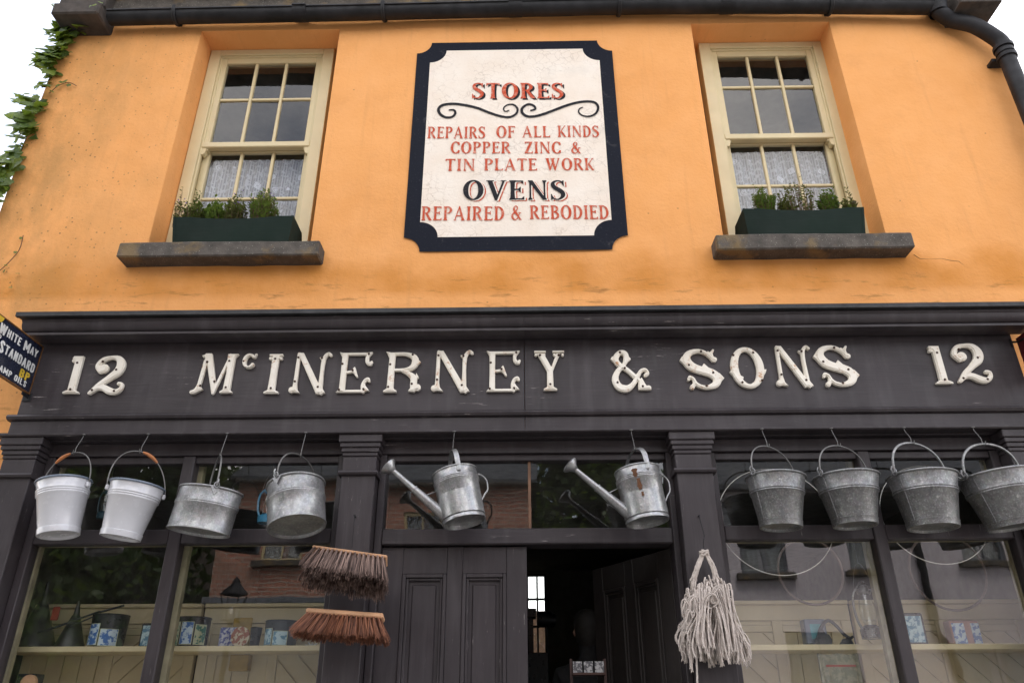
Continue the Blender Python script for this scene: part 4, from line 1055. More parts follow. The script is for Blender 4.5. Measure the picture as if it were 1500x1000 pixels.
    for k in range(n+1):
        t = math.pi*k/n; pts.append(c0+(e1-Vector((0, 0, e1.z)))*math.cos(t)*(1+.06*math.sin(t)**2)+ax*(math.sin(t)**(.80 if kind != 'w' else .95) if 0 < k < n else 0))
    m_ = MB(); m_.tube(pts, wire, 8); hd = obj('handle', m_, WIRE if kind != 'g' or wire < .005 else mat, root, local=True)
    if kind != 'w':     # hooked ends of the bail
        for e in (pts[0], pts[-1]):
            m_ = MB(); n_ = Vector((e.x, e.y, 0)).normalized(); m_.tube([e, e+n_*.014+Vector((0, 0, -.004)), e+n_*.020+Vector((0, 0, .012)), e+n_*.012+Vector((0, 0, .028))], wire*.9, 6); obj('bail_hook', m_, mat, hd, local=True)
    if grip is not None:
        i0, i1 = grip; seg_ = pts[i0:i1+1]; k = len(seg_); m_ = MB()
        rr = [.0055+.0042*math.sin(math.pi*(j/(k-1))) for j in range(k)]; m_.tube(seg_, rr, 12); obj('grip', m_, GRIP, hd, local=True, ang=60)
    return root
def hook(p, lab, kind='s'):
    p = Vector(p); root = thing('hook', lab, 'hook', (p.x, p.y, p.z-.01), 'hooks along the top of the shopfront')
    top = Vector((p.x-.001, -.171, 2.856))
    m_ = MB(); k = .010
    pts = [top, top+Vector((0, -.004, -.02)), Vector((p.x, p.y+.012, p.z+.035)), Vector((p.x, p.y+.010, p.z+.014)), Vector((p.x+.001, p.y+.002, p.z-.008)), Vector((p.x+.002, p.y-.010, p.z-.004)), Vector((p.x+.004, p.y-.014, p.z+.012))]
    m_.tube(cr(pts, 5), .0022, 8); obj('hook_wire', m_, WIRE, root)
    m_ = MB(); m_.tube([top+Vector((0, 0, .002)), top+Vector((0, 0, -.003))], .010, 10); obj('hook_plate', m_, WIRE, root)
def hk(px_, py_, Y=-.22): p = at(px_, py_, Y); return p
HB = 'zinc bucket with '
W1 = hk(108, 663); W2 = hk(205, 661); A3 = hk(322, 668); A4 = hk(440, 667)
bucket('w', (52, 700), (136, 702), (54, 784), (117, 784), W1, -6, 'white enamel bucket furthest left, wooden grip left of its hook', mat=ENAMEL, wire=.0032, grip=(15, 20), grp='white enamel buckets')
bucket('w', (161, 697), (244, 714), (146, 782), (206, 794), W2, 20, 'white enamel bucket hung beside the first zinc bucket, wooden grip right of its hook', mat=ENAMEL, wire=.0032, grip=(8, 13), grp='white enamel buckets')
bucket('m', (265, 707), (356, 729), (245, 770), (338, 790), A3, 111, 'wide straight-sided zinc bucket leaning right, its handle seen edge-on', mat=GALV, wire=.0048, grp='straight-sided zinc buckets', flat=.62, dyb=-.01)
bucket('m', (390, 719), (477, 702), (394, 783), (482, 765), A4, 67, 'straight-sided zinc bucket tilted to show its round base, left of the brushes', mat=GALV, wire=.0048, grp='straight-sided zinc buckets', dyb=-.04)
for (tl, tr, bl, br, ap, ph, lb, wr, mt_) in (
    ((1093, 698), (1178, 690), (1115, 774), (1174, 772), (1125, 654), 209, 'zinc bucket hung nearest the mop, thin wire handle', .0040, GALV_D),
    ((1193, 699), (1284, 688), (1223, 772), (1284, 768), (1229, 653), 204, 'zinc bucket second from the mop, wire end dangling at its hook', .0040, GALV_D),
    ((1303, 698), (1397, 687), (1333, 776), (1402, 771), (1337, 649), 199, 'zinc bucket third from the mop, thick handle and plain lower band', .0066, GALV_D),
    ((1406, 698), (1506, 685), (1452, 776), (1520, 769), (1441, 650), 195, 'zinc bucket furthest right, cut by the edge of the view', .0066, GALV_D)):
    bucket('g', tl, tr, bl, br, hk(*ap), ph, lb, mat=mt_, wire=wr)
for p, lb in ((W1, 'hook holding the leftmost white bucket'), (W2, 'hook holding the second white bucket'), (A3, 'hook holding the edge-on handle of the leaning zinc bucket'), (A4, 'hook holding the tilted zinc bucket left of the brushes'),
              (hk(1125, 654), 'hook holding the zinc bucket nearest the mop'), (hk(1229, 653), 'hook with a dangling wire end over the second zinc bucket from the mop'), (hk(1337, 649), 'hook holding the third zinc bucket from the mop'), (hk(1441, 650), 'hook holding the rightmost zinc bucket')):
    hook(p, lb)
def watering_can(tl, tr, bl, br, rose, spout_base, lab, strap_phi, mat, Y=-.24, hookpx=None):
    T = (at(*tl, Y)+at(*tr, Y))/2; Bt = (at(*bl, Y)+at(*br, Y))/2; rt = (at(*tr, Y)-at(*tl, Y)).length/2; rb = (at(*br, Y)-at(*bl, Y)).length/2
    mt, H = frame_from(T, Bt, -.02); root = thing('watering_can', lab, 'watering can', mt.translation, 'zinc watering cans over the door'); root.rotation_euler = mt.to_euler(); inv = mt.inverted()
    prof = [(0, .02), (rb-.004, .02), (rb-.002, .0), (rb+.003, .0), (rb+.004, .014), (rb, .018)]
    for f in (.77, .80, .83): prof += [(rt-.0005, f*H-.006), (rt+.0038, f*H-.002), (rt+.0038, f*H+.002), (rt-.0005, f*H+.006)]
    prof += [(rt, H)]
    m_ = MB(); m_.lathe(prof, 48); m_.lathe([(rt, H), (rt-.003, H), (rt-.003, .022), (0, .022)], 48); obj('body', m_, mat, root, local=True, ang=50)
    m_ = MB(); m_.tube([(rt*math.cos(q*math.pi/20), rt*math.sin(q*math.pi/20), H) for q in range(40)], .005, 8, closed=True); obj('rim', m_, mat, root, local=True)
    # half cover
    # spout and rose
    rp = inv @ at(*rose, Y-.05); sb = inv @ at(*spout_base, Y-.02); d = (rp-sb).normalized()
    st_ = Vector((-rb*.75, -.02, max(.035, sb.z))); d = (rp-st_).normalized(); tip = rp-d*.035
    m_ = MB(); k0 = st_.lerp(tip, .60)
    m_.tube([st_, k0], [.030, .0185], 18); m_.tube([k0-d*.004, k0+d*.003], .0215, 18); m_.tube([k0, tip], [.0165, .0125], 16); obj('spout', m_, mat, root, local=True)
    m_ = MB(); m_.tube([tip-d*.004, tip+d*.012, tip+d*.030, tip+d*.040, tip+d*.044], [.014, .024, .044, .046, .040], 28); rs_ = obj('rose', m_, mat, root, local=True, ang=60)
    m_ = MB(); m_.tube([tip+d*.0445, tip+d*.047], [.038, .034], 24); obj('rose_plate', m_, GALV_D, rs_, local=True)
    m_ = MB(); m_.tube([Vector((-rt*.95, -.0, H*.72)), st_.lerp(tip, .45)], .003, 6); obj('stay', m_, mat, root, local=True)
    # strap handle over the mouth
    e = Vector((math.cos(R(strap_phi)), math.sin(R(strap_phi)), 0))*rt; hp = inv @ at(*hookpx, Y); pts = []
    for k in range(21):
        t = math.pi*k/20; pts.append(Vector((0, 0, H-.012))+e*math.cos(t)+Vector((hp.x*.6, 0, hp.z-H+.014))*math.sin(t)**.7 if 0 < k < 20 else Vector((0, 0, H-.03))+e*(1.02 if k == 0 else -1.02))
    m_ = MB(); m_.tube(pts, .0125, 8, flat=(1.0, .18)); obj('strap_handle', m_, mat, root, local=True)
    # back handle
    m_ = MB(); pts = [Vector((rt, -.01, H-.035)), Vector((rt+.018, .0, H-.042)), Vector((rt+.038, .01, H-.072)), Vector((rt+.034, .01, H-.12)), Vector((rt+.016, .0, H*.46)), Vector((rb+.003, -.01, H*.34))]
    m_.tube(cr(pts, 5), .0045, 8); obj('side_handle', m_, mat, root, local=True)
    p = at(*hookpx, Y); hook(p, 'hook holding '+('the' if hookpx[0] < 800 else 'the')+(' watering can over the closed door leaf' if hookpx[0] < 800 else ' watering can over the open doorway'))
    return root
watering_can((634, 699), (698, 687), (650, 772), (711, 760), (569, 683), (645, 765), 'zinc watering can hung over the closed door leaf, spout pointing left', -76, GALV_C, hookpx=(663, 661))
wc2 = watering_can((901, 695), (964, 685), (918, 772), (978, 760), (835, 681), (914, 758), 'rust-scraped zinc watering can hung over the open doorway', -70, GALV_R, hookpx=(930, 659))
# brown rust scars on the second can: thin flakes just proud of the skin
RUST = simple('brown_rust', (.11, .045, .018), .85, var=.4, scale=60)
rc = random.Random(4); bodyr = .108
for (a0, z0, z1, wd) in ((R(254), .200, .245, .046), (R(259), .135, .192, .040), (R(262), .10, .122, .018)):
    m_ = MB(); N = 7; L_, Q = [], []
    rt_ = max(v.co.x for v in wc2.children[0].data.vertices)-.0015
    for k in range(N+1):
        z = z0+(z1-z0)*k/N; w = wd*(.35+.65*rc.random())*(math.sin(math.pi*(k+.6)/(N+1.2))**.5)/rt_
        L_.append(m_.bm.verts.new((math.cos(a0-w/2)*(rt_+.0022), math.sin(a0-w/2)*(rt_+.0022), z))); Q.append(m_.bm.verts.new((math.cos(a0+w/2)*(rt_+.0022), math.sin(a0+w/2)*(rt_+.0022), z)))
    for k in range(N): m_.bm.faces.new((L_[k], Q[k], Q[k+1], L_[k+1]))
    obj('rust_scar', m_, RUST, wc2, local=True)

# ------------------------------------------------------------------ brush heads
def broom(p0, p1, q0, q1, lab, bm_mat, fwd, seed, Y=-.27, spread=2.5, ncol=19, thick=.022):
    rr = random.Random(seed); A, B = at(*p0, Y), at(*p1, Y); C_, D_ = at(*q0, Y-fwd), at(*q1, Y-fwd)
    root = thing('broom_head', lab, 'broom head', (A+B)/2, 'broom heads on the pilaster')
    x = (B-A); L_ = x.length; x.normalize(); dn = (((C_+D_)/2)-((A+B)/2)); BL = dn.length; dn.normalize(); dn = (dn-x*dn.dot(x)).normalized(); y = x.cross(dn)
    mt = Matrix((x, y, -dn)).transposed().to_4x4(); mt.translation = (A+B)/2; root.rotation_euler = mt.to_euler()
    hw = .036
    m_ = MB(); m_.box(-L_/2, L_/2, -hw, hw, -thick, 0, .006); obj('stock', m_, WOODB, root, local=True)
    inv = mt.inverted(); c = inv @ C_; d = inv @ D_
    protos = []
    for v in range(5):
        m_ = MB(); 
        for k in range(38):
            a = rr.uniform(0, 6.28); s0 = rr.uniform(0, .0055); s1 = rr.uniform(.002, .017); cx, sx = math.cos(a), math.sin(a); ln = rr.uniform(.90, 1.02); j = rr.uniform(-.004, .004)
            m_.tube([(cx*s0, sx*s0, 0), (cx*(s0+s1)*.5+j, sx*(s0+s1)*.5, -.5*ln), (cx*s1, sx*s1+j, -ln)], [.0015, .0014, .0007], 3, cap=False)
        protos.append(m_.mesh('tuft')); protos[-1].materials.append(bm_mat)
    for i in range(ncol):
        for j in range(5):
            u = (i+.5+(.25 if j % 2 else -.25))/ncol; fx = -L_/2+.008+(L_-.016)*u; fy = -hw*.8+hw*1.6*j/4
            tx = c.x+(d.x-c.x)*u; tz = -BL*rr.uniform(.94, 1.03)
            ty = fy*spread
            o = bpy.data.objects.new('tuft', rr.choice(protos)); COL.objects.link(o); o.parent = root
            p = Vector((fx, fy, -thick+.003)); q = Vector((tx+rr.uniform(-.008, .008), ty+rr.uniform(-.008, .008), tz)); z = (p-q); ln = z.length; z.normalize()
            o.location = p; qt = z.to_track_quat('Z', 'Y'); o.rotation_mode = 'QUATERNION'; o.rotation_quaternion = qt; o.scale = (1, 1, ln)
    return root
broom((459, 805), (568, 820), (440, 850), (568, 862), 'upper broom head with dark brown bristles on the left pilaster', BRIS_D, .12, 3, thick=.015, ncol=16)
broom((451, 893), (563, 901), (426, 932), (570, 941), 'lower broom head with red-brown bristles on the left pilaster', BRIS_R, .03, 8, spread=1.9, thick=.024, ncol=17)
for px_, py_, lb in ((510, 806, 'nail above the upper broom head'), (1023, 757, 'bent nail with string over the mop')):
    pass
nail = thing('nail', 'small dark nail in the pilaster above the upper broom head', 'nail', at(521, 757, -.135)); m_ = MB(); p = at(521, 757, -.131)
m_.tube([p+Vector((0, .01, 0)), p+Vector((0, -.028, .002))], .003, 8); m_.tube([p+Vector((0, -.028, .002)), p+Vector((0, -.031, .002))], .006, 8); m_.tube([p+Vector((0, -.025, 0)), p+Vector((0, -.026, -.10)), p+Vector((.002, -.03, -.16))], .0013, 5); obj('nail_shaft', m_, IRON, nail)

# ------------------------------------------------------------------ mop
mp_ = thing('mop', 'off-white cotton mop head hanging on string from the right pilaster', 'mop', at(1040, 950, -.2))
rm = random.Random(11); YM = -.20
def yarn(pts, r=.0042): 
    m_ = MB(); q = cr([Vector(p) for p in pts], 5); ph = rm.uniform(0, 6.28); n = len(q)
    for s_ in range(3):      # three plies twisted round one another, opening into a frayed end
        w = [ph+s_*2.094+i*1.15 for i in range(n)]
        m_.tube([p+Vector((math.cos(a), math.sin(a), .25*math.sin(a*1.7)))*r*(.52 if i < n-2 else .52+.5*(i-n+3)) for i, (p, a) in enumerate(zip(q, w))], [r*.62]*(n-1)+[r*.35], 5)
    return obj('strand', m_, MOP, mp_, ang=80)
ap = at(1031, 806, YM); lb_, rb_ = at(1015, 852, YM), at(1050, 850, YM)
for k in range(12):
    j = lambda s=.009: Vector((rm.uniform(-s, s), rm.uniform(-s, s), rm.uniform(-s, s)*.5))
    yarn([ap+j(), (ap+lb_)/2+Vector((-.004, 0, 0))+j(), lb_+j(.012)], .0058); yarn([ap+j(), (ap+rb_)/2+Vector((.006, 0, .004))+j(), rb_+j(.012)], .0058)
for k in range(4): c = ap+Vector((0, 0, -.012)); a0 = rm.uniform(0, 6); yarn([c+Vector((.020*math.cos(a0+q), .018*math.sin(a0+q), .010*math.sin(a0*2+q*1.3)+rm.uniform(-.006, .006))) for q in (0, 1.2, 2.4, 3.6, 4.8, 6)], .0058)
for k in range(270):
    lobe = k % 2; base = at(1016+rm.uniform(-4, 20), 866, YM) if lobe == 0 else at(1056+rm.uniform(-22, 4), 862, YM)
    a = rm.uniform(0, 2*math.pi); rr = math.sqrt(rm.random())
    ztop = base.z+rm.uniform(-.02, .075)*(1-rr*.6)-.055*rr*abs(math.cos(a))
    sx = (.046 if lobe == 0 else .056); ex = (.092 if lobe == 0 else .100)
    cx = at(1022, 950, YM).x if lobe == 0 else at(1066, 950, YM).x
    dx, dy = math.cos(a)*rr, math.sin(a)*rr*.55
    endz = at(1030, 960, YM).z+rm.uniform(-.035, .05)-.035*abs(dx)+(.05*abs(dx) if lobe == 0 else .0)
    if rm.random() < .12: endz += .06
    endx = cx+dx*ex; w1, w2 = rm.uniform(-.006, .006), rm.uniform(-.006, .006)
    p0 = Vector((base.x+dx*.02, YM+dy*.02, ztop-.01)); p1 = Vector((base.x+dx*sx, YM-.01+dy*.09, ztop)); p2 = Vector((base.x+(endx-base.x)*.55+w1, YM-.01+dy*.17+w2, ztop+(endz-ztop)*.4))
    p3 = Vector((endx+w2, YM-.005+dy*.20, ztop+(endz-ztop)*.8)); p4 = Vector((endx+rm.uniform(-.008, .008), YM-.005+dy*.20+rm.uniform(-.008, .008), endz))
    yarn([p0, p1, p2, p3, p4], rm.uniform(.0030, .0046))
for (x, y, dx) in ((1008, 905, .03), (1015, 885, .05), (1040, 880, .06), (1003, 890, .03), (1050, 872, .06)):   # loose loops
    c = at(x, y, YM-.085)
    for k in range(2): yarn([c+Vector((dx*.5*math.cos(q)*rm.uniform(.7, 1.2), -.012*math.sin(q)-.01, .035*math.sin(q+k*.7)*rm.uniform(.7, 1.2))) for q in np.linspace(rm.uniform(-1, 1), 4.6, 7)], .0044)
for (x, y, y2) in ((1012, 955, 984), (1010, 955, 980), (1020, 955, 1015)): yarn([at(x, y-30, YM-.04), at(x, y, YM-.05), at(x+1, (y+y2)/2, YM-.05), at(x+2, y2, YM-.05)], .0046)
stg = thing('string', 'thin dark string looped over a nail above the mop', 'string', at(1023, 757, -.135)); m_ = MB(); p = at(1023, 757, -.131)
m_.tube(cr([p+Vector((0, .008, 0)), p+Vector((0, -.020, .004)), p+Vector((.004, -.022, -.03)), p+Vector((.012, -.03, -.10)), ap+Vector((.004, .0, .05)), ap+Vector((0, 0, -.01))], 6), .0017, 6); obj('cord', m_, IRON, stg)
m_ = MB(); m_.tube([p+Vector((0, .008, .002)), p+Vector((0, -.026, .004))], .003, 8); obj('nail', m_, IRON, stg)

# ================================================================== WINDOW BOXES
def planter(fl, fr, tl, tr, x0w, x1w, lab, angle_right):
    Y = -.085; A, B = at(*fl, Y), at(*fr, Y); zt = (at(*tl, Y).z+at(*tr, Y).z)/2; z0 = 4.15
    L_ = (B-A).x; root = thing('window_box', lab, 'window box', ((A.x+B.x)/2, 0.0, z0), 'green window boxes')
    x0, x1 = A.x, B.x; fl_ = .035; dpt = .15
    m_ = MB()
    def wallp(P_): 
        v_ = [m_.bm.verts.new(p) for p in P_]
        for f in ((0, 1, 2, 3), (7, 6, 5, 4), (0, 4, 5, 1), (1, 5, 6, 2), (2, 6, 7, 3), (3, 7, 4, 0)): m_.bm.faces.new([v_[i] for i in f])
    t = .014
    m1 = MB(); n = 16; F = []; Bk = []
    for k in range(n+1):   # front board with a cyma-cut top
        u = k/n; x = x0-fl_*.0+L_*u; dip = -.016*(math.sin(math.pi*min(1, max(0, (u-.15)/.7)))**.6)
        F.append((x, zt+dip))
    poly = [(x0+.015, z0), (x1-.015, z0)]+[(a if 0 < i < n else (x1+fl_*0 if i == n else x0), b) for i, (a, b) in reversed(list(enumerate(F)))]
    m1.prism(poly, Y, Y+t, 'y')
    for v in m1.bm.verts: v.co.y += -.025*(v.co.z-z0)/(zt-z0)
    fb = obj('front_board', m1, PLANTER, root)
    m1 = MB(); m1.prism([(x0+.016, z0), (x1-.016, z0), (x1-.002, zt-.01), (x0+.002, zt-.01)], Y+dpt, Y+dpt+t, 'y'); obj('back_board', m1, PLANTER, root)
    for xx, sg_ in ((x0, -1), (x1, 1)):
        m1 = MB(); 
        pr = [(Y-.002, z0), (Y+dpt+.02, z0), (Y+dpt+.055, zt-.045), (Y+dpt+.02, zt+.0), (Y-.028, zt)]
        a, b = (xx-t+.006, xx+.006) if sg_ < 0 else (xx-.006, xx+t-.006)
        m1.prism(pr, a, b, 'x')
        for v in m1.bm.verts: v.co.x += sg_*(.018*(v.co.z-z0)/(zt-z0)-.012)
        obj('end_board', m1, PLANTER, root)
    m1 = MB(); m1.box(x0+.02, x1-.02, Y+.016, Y+dpt-.002, z0+.004, z0+.02); obj('base_board', m1, PLANTER, root)
    m1 = MB(); m1.box(x0+.014, x1-.014, Y+.018, Y+dpt-.004, zt-.06, zt-.022); obj('soil', m1, SOIL, root)
    return zt, Y+.06
def plant(px_, Y, zb, w, h, mat, lab, n, seed, flowers=0, wispy=0, grp='plants in the window boxes', leafsz=.012, mat2=None):
    rr = random.Random(seed); x = at(px_, 300, Y).x; h *= 1.55; n = int(n*1.5); leafsz *= 1.45
    root = thing('potted_plant', lab, 'plant', (x, Y, zb-.02), grp); ms, mlv, mfl = MB(), MB(), MB()
    for k in range(n+5):
        a = rr.uniform(0, 6.28); tr_ = math.sqrt(rr.random()); hh = h*(1-.45*tr_)*rr.uniform(.6, 1.15)*(rr.uniform(1.2, 1.55) if k >= n else 1)
        base = Vector((x+math.cos(a)*w*.3*tr_, Y+math.sin(a)*w*.2*tr_, zb-.02)); tip = Vector((x+math.cos(a)*w*.5*tr_, Y+math.sin(a)*w*.35*tr_, zb+hh))
        mid = (base+tip)/2+Vector((rr.uniform(-.01, .01), rr.uniform(-.01, .01), .01)); ms.tube([base, mid, tip], [.0018, .0014, .0008], 3, cap=False)
        for q in range(16 if not wispy else 8):
            t = .25+.75*q/15 if not wispy else rr.uniform(.2, 1); p = base.lerp(mid, t*2) if t < .5 else mid.lerp(tip, t*2-1)
            al = rr.uniform(0, 6.28); d = Vector((math.cos(al), math.sin(al), rr.uniform(.1, .9))).normalized(); s_ = leafsz*rr.uniform(.7, 1.3); sd_ = d.cross(Vector((0, 0, 1))).normalized()*s_*.32
            mlv.face([p, p+d*s_*.5+sd_, p+d*s_, p+d*s_*.5-sd_])
        if flowers and rr.random() < flowers:
            for q in range(4):
                d = Vector((rr.uniform(-1, 1), rr.uniform(-1, 1), rr.uniform(-.2, 1))).normalized()*.006; e = d.orthogonal()*.6; mfl.face([tip+d-e, tip+d*1.8, tip+d+e, tip])
    obj('stems', ms, STEM, root, smooth=False, kind='stuff'); obj('foliage', mlv, mat, root, smooth=False, kind='stuff')
    if len(mfl.bm.faces): obj('flowers', mfl, FLOWER, root, smooth=False, kind='stuff')
    return root
zt, yy = planter((252, 353), (424, 350), (250, 322), (415, 319), 0, 0, 'bottle green window box on the left stone sill', 1)
plant(265, yy, zt, .10, .16, LEAF_H, 'wispy plant with tiny violet flowers at the left end of the left window box', 9, 1, .7, 1)
plant(288, yy, zt, .16, .13, LEAF_H, 'bronze heather-like plant in the left window box', 46, 2, .2)
plant(318, yy, zt, .13, .12, LEAF_G, 'bright green leafy plant in the middle of the left window box', 36, 3, leafsz=.017)
plant(345, yy, zt, .17, .15, LEAF_H, 'dark bronze bushy plant right of the middle in the left window box', 46, 4, .15)
plant(388, yy, zt, .21, .17, LEAF_G, 'largest dark green bush at the right end of the left window box', 80, 5, .12)
zt, yy = planter((1095, 340), (1268, 340), (1095, 308), (1268, 308), 0, 0, 'bottle green window box on the right stone sill', -1)
plant(1119, yy, zt, .16, .15, LEAF_G, 'dense dark green clump at the left end of the right window box', 60, 6, .1)
plant(1170, yy, zt, .26, .20, LEAF_H, 'straggly tall plant with bare stems in the right window box', 40, 7, .0, 1)
plant(1150, yy, zt, .10, .09, LEAF_H, 'small low bronze plant beside the straggly one in the right window box', 20, 17, .0)
plant(1213, yy, zt, .14, .14, LEAF_G, 'bright green feathery clump right of the straggly plant', 56, 8, .1)
plant(1243, yy, zt, .10, .09, LEAF_H, 'smallest plant at the right end of the right window box', 22, 9, .2)

# ------------------------------------------------------------------ creeper on the gable corner
ivy = thing('climbing_creeper', 'green creeper growing up the left gable corner to the eaves', 'climbing plant', (XL-.02, .1, 4.0))
ri = random.Random(5)
def leaf_mesh(k):
    m_ = MB(); P_ = [(0, 0), (.20, -.12), (.44, -.06), (.42, .14), (.58, .36), (.36, .50), (.24, .72), (0, 1.0), (-.24, .72), (-.36, .50), (-.58, .36), (-.42, .14), (-.44, -.06), (-.20, -.12)]
    fold = (.28, .4, .15)[k]; c = m_.bm.verts.new((0, .3, 0)); vs_ = [m_.bm.verts.new((x, y, -abs(x)*fold-.10*y*y+.05*math.sin(x*9+k))) for x, y in P_]
    for i in range(len(vs_)): m_.bm.faces.new((c, vs_[i], vs_[(i+1) % len(vs_)]))
    me = m_.mesh('leaf', smooth=False); me.materials.append(LEAF_IVY); return me
LM = [leaf_mesh(k) for k in range(3)]
def add_leaf(p, size, out=None):
    o = bpy.data.objects.new('leaf', ri.choice(LM)); COL.objects.link(o); o.parent = ivy; o.location = Vector(p)-ivy.location
    d = Vector((ri.uniform(-1, .5), ri.uniform(-.9, .1), ri.uniform(-1.1, -.1))).normalized(); n = Vector((ri.uniform(-.6, .3), -1, ri.uniform(.1, .9)))
    n = (n-d*n.dot(d)).normalized(); x = d.cross(n); o.rotation_euler = Matrix((x, d, n)).transposed().to_euler(); o.scale = [size]*3
stem_px = [(-30, 330), (0, 270), (22, 245), (40, 210), (58, 170), (75, 130), (88, 100), (94, 75), (100, 40), (108, 8), (118, -20)]
sp_ = cr([at(x-4, y, .03) for x, y in stem_px], 5)
m_ = MB(); m_.tube(sp_, .007, 6); obj('stem', m_, STEM, ivy)
m_ = MB(); m_.tube(cr([at(x, y, .06) for x, y in ((60, 165), (40, 168), (28, 200), (20, 196))], 4), .003, 5)
obj('tendril', m_, STEM, ivy); m_ = MB(); m_.tube(cr([at(x, y, -.012) for x, y in ((72, 137), (85, 126), (100, 121), (112, 126))], 4), .003, 5); obj('tendril', m_, STEM, ivy); m_ = MB(); m_.tube(cr([at(x, y, -.01) for x, y in ((-5, 400), (12, 385), (28, 366), (34, 345))], 4), .0025, 5); obj('tendril', m_, STEM, ivy)
for (x, y, s_, n_) in ((112, 12, .12, 14), (96, 12, .11, 9), (104, 30, .13, 12), (92, 42, .13, 10), (120, 38, .10, 6), (100, 55, .13, 9), (86, 60, .11, 6), (80, 80, .14, 9), (66, 84, .12, 4), (90, 78, .10, 5), (72, 96, .11, 6), (80, 100, .10, 5), (66, 122, .10, 4), (54, 156, .11, 5), (48, 190, .10, 4), (24, 240, .10, 5), (44, 144, .10, 6), (34, 145, .10, 4), (58, 146, .08, 3), (40, 172, .13, 5), (32, 180, .13, 4), (46, 182, .11, 4), (30, 205, .09, 4), (18, 222, .10, 5), (26, 228, .08, 3), (8, 240, .12, 5), (0, 250, .11, 5), (12, 262, .09, 5), (0, 275, .10, 6), (-12, 290, .11, 6), (-30, 320, .11, 6)):
    for k in range(int(n_*1.7)):
        q = at(x+ri.uniform(-9, 6), y+ri.uniform(-8, 8), ri.uniform(-.07, .03)); add_leaf(q, s_*ri.uniform(.55, 1.05))
for (x, y) in ((78, 134), (84, 124), (90, 119), (97, 117), (101, 123), (132, 8), (140, 6), (150, 4), (105, 76)): add_leaf(at(x, y, -.02 if y > 30 else -.29), .035)
for (x, y) in ((30, 347), (22, 368), (10, 388), (28, 400), (18, 420), (6, 395)): add_leaf(at(x, y, -.012), .022)

# ================================================================== INSIDE THE SHOP
FL = G+.10
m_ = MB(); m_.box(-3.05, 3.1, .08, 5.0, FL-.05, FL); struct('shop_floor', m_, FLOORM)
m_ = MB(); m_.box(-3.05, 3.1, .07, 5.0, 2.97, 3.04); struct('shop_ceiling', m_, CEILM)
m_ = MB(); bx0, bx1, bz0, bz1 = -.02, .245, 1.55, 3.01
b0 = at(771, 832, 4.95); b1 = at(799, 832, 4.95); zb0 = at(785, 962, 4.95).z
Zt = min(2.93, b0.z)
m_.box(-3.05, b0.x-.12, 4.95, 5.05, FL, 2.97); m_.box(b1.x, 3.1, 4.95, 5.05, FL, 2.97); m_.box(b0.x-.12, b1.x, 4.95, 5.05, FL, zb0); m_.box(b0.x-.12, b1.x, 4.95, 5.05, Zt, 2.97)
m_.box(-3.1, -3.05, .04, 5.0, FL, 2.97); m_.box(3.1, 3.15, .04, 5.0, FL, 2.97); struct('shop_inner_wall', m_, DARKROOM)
bw = thing('back_window', 'small-paned window in the back wall seen through the doorway', 'window', (b1.x-.1, 4.93, zb0)); m_ = MB()
x0, x1 = b0.x-.12, b1.x
for x in (x0+.01, b0.x+.01, (b0.x+b1.x)/2+.01, b1.x-.01): m_.box(x-.010, x+.010, 4.93, 4.99, zb0, Zt)
zq = [zb0+.015]+[at(785, y, 4.95).z for y in (917, 877)]+[Zt-.012]
for z in zq: m_.box(x0, x1, 4.935, 4.985, z-.010, z+.010)
obj('window_frame', m_, IRON, bw)
m_ = MB(); m_.box(x0, x1, 4.995, 4.999, zb0, Zt); obj('pane', m_, GLASS, bw)
# yard wall and tree outside the back window
bt = thing('yard_wall', 'pale yard wall beyond the back window', 'wall', (0, 9, 0)); m_ = MB(); m_.box(-3, 4, 9, 9.2, 0, 3.0, .01); obj('wall_face', m_, STONE_P, bt)
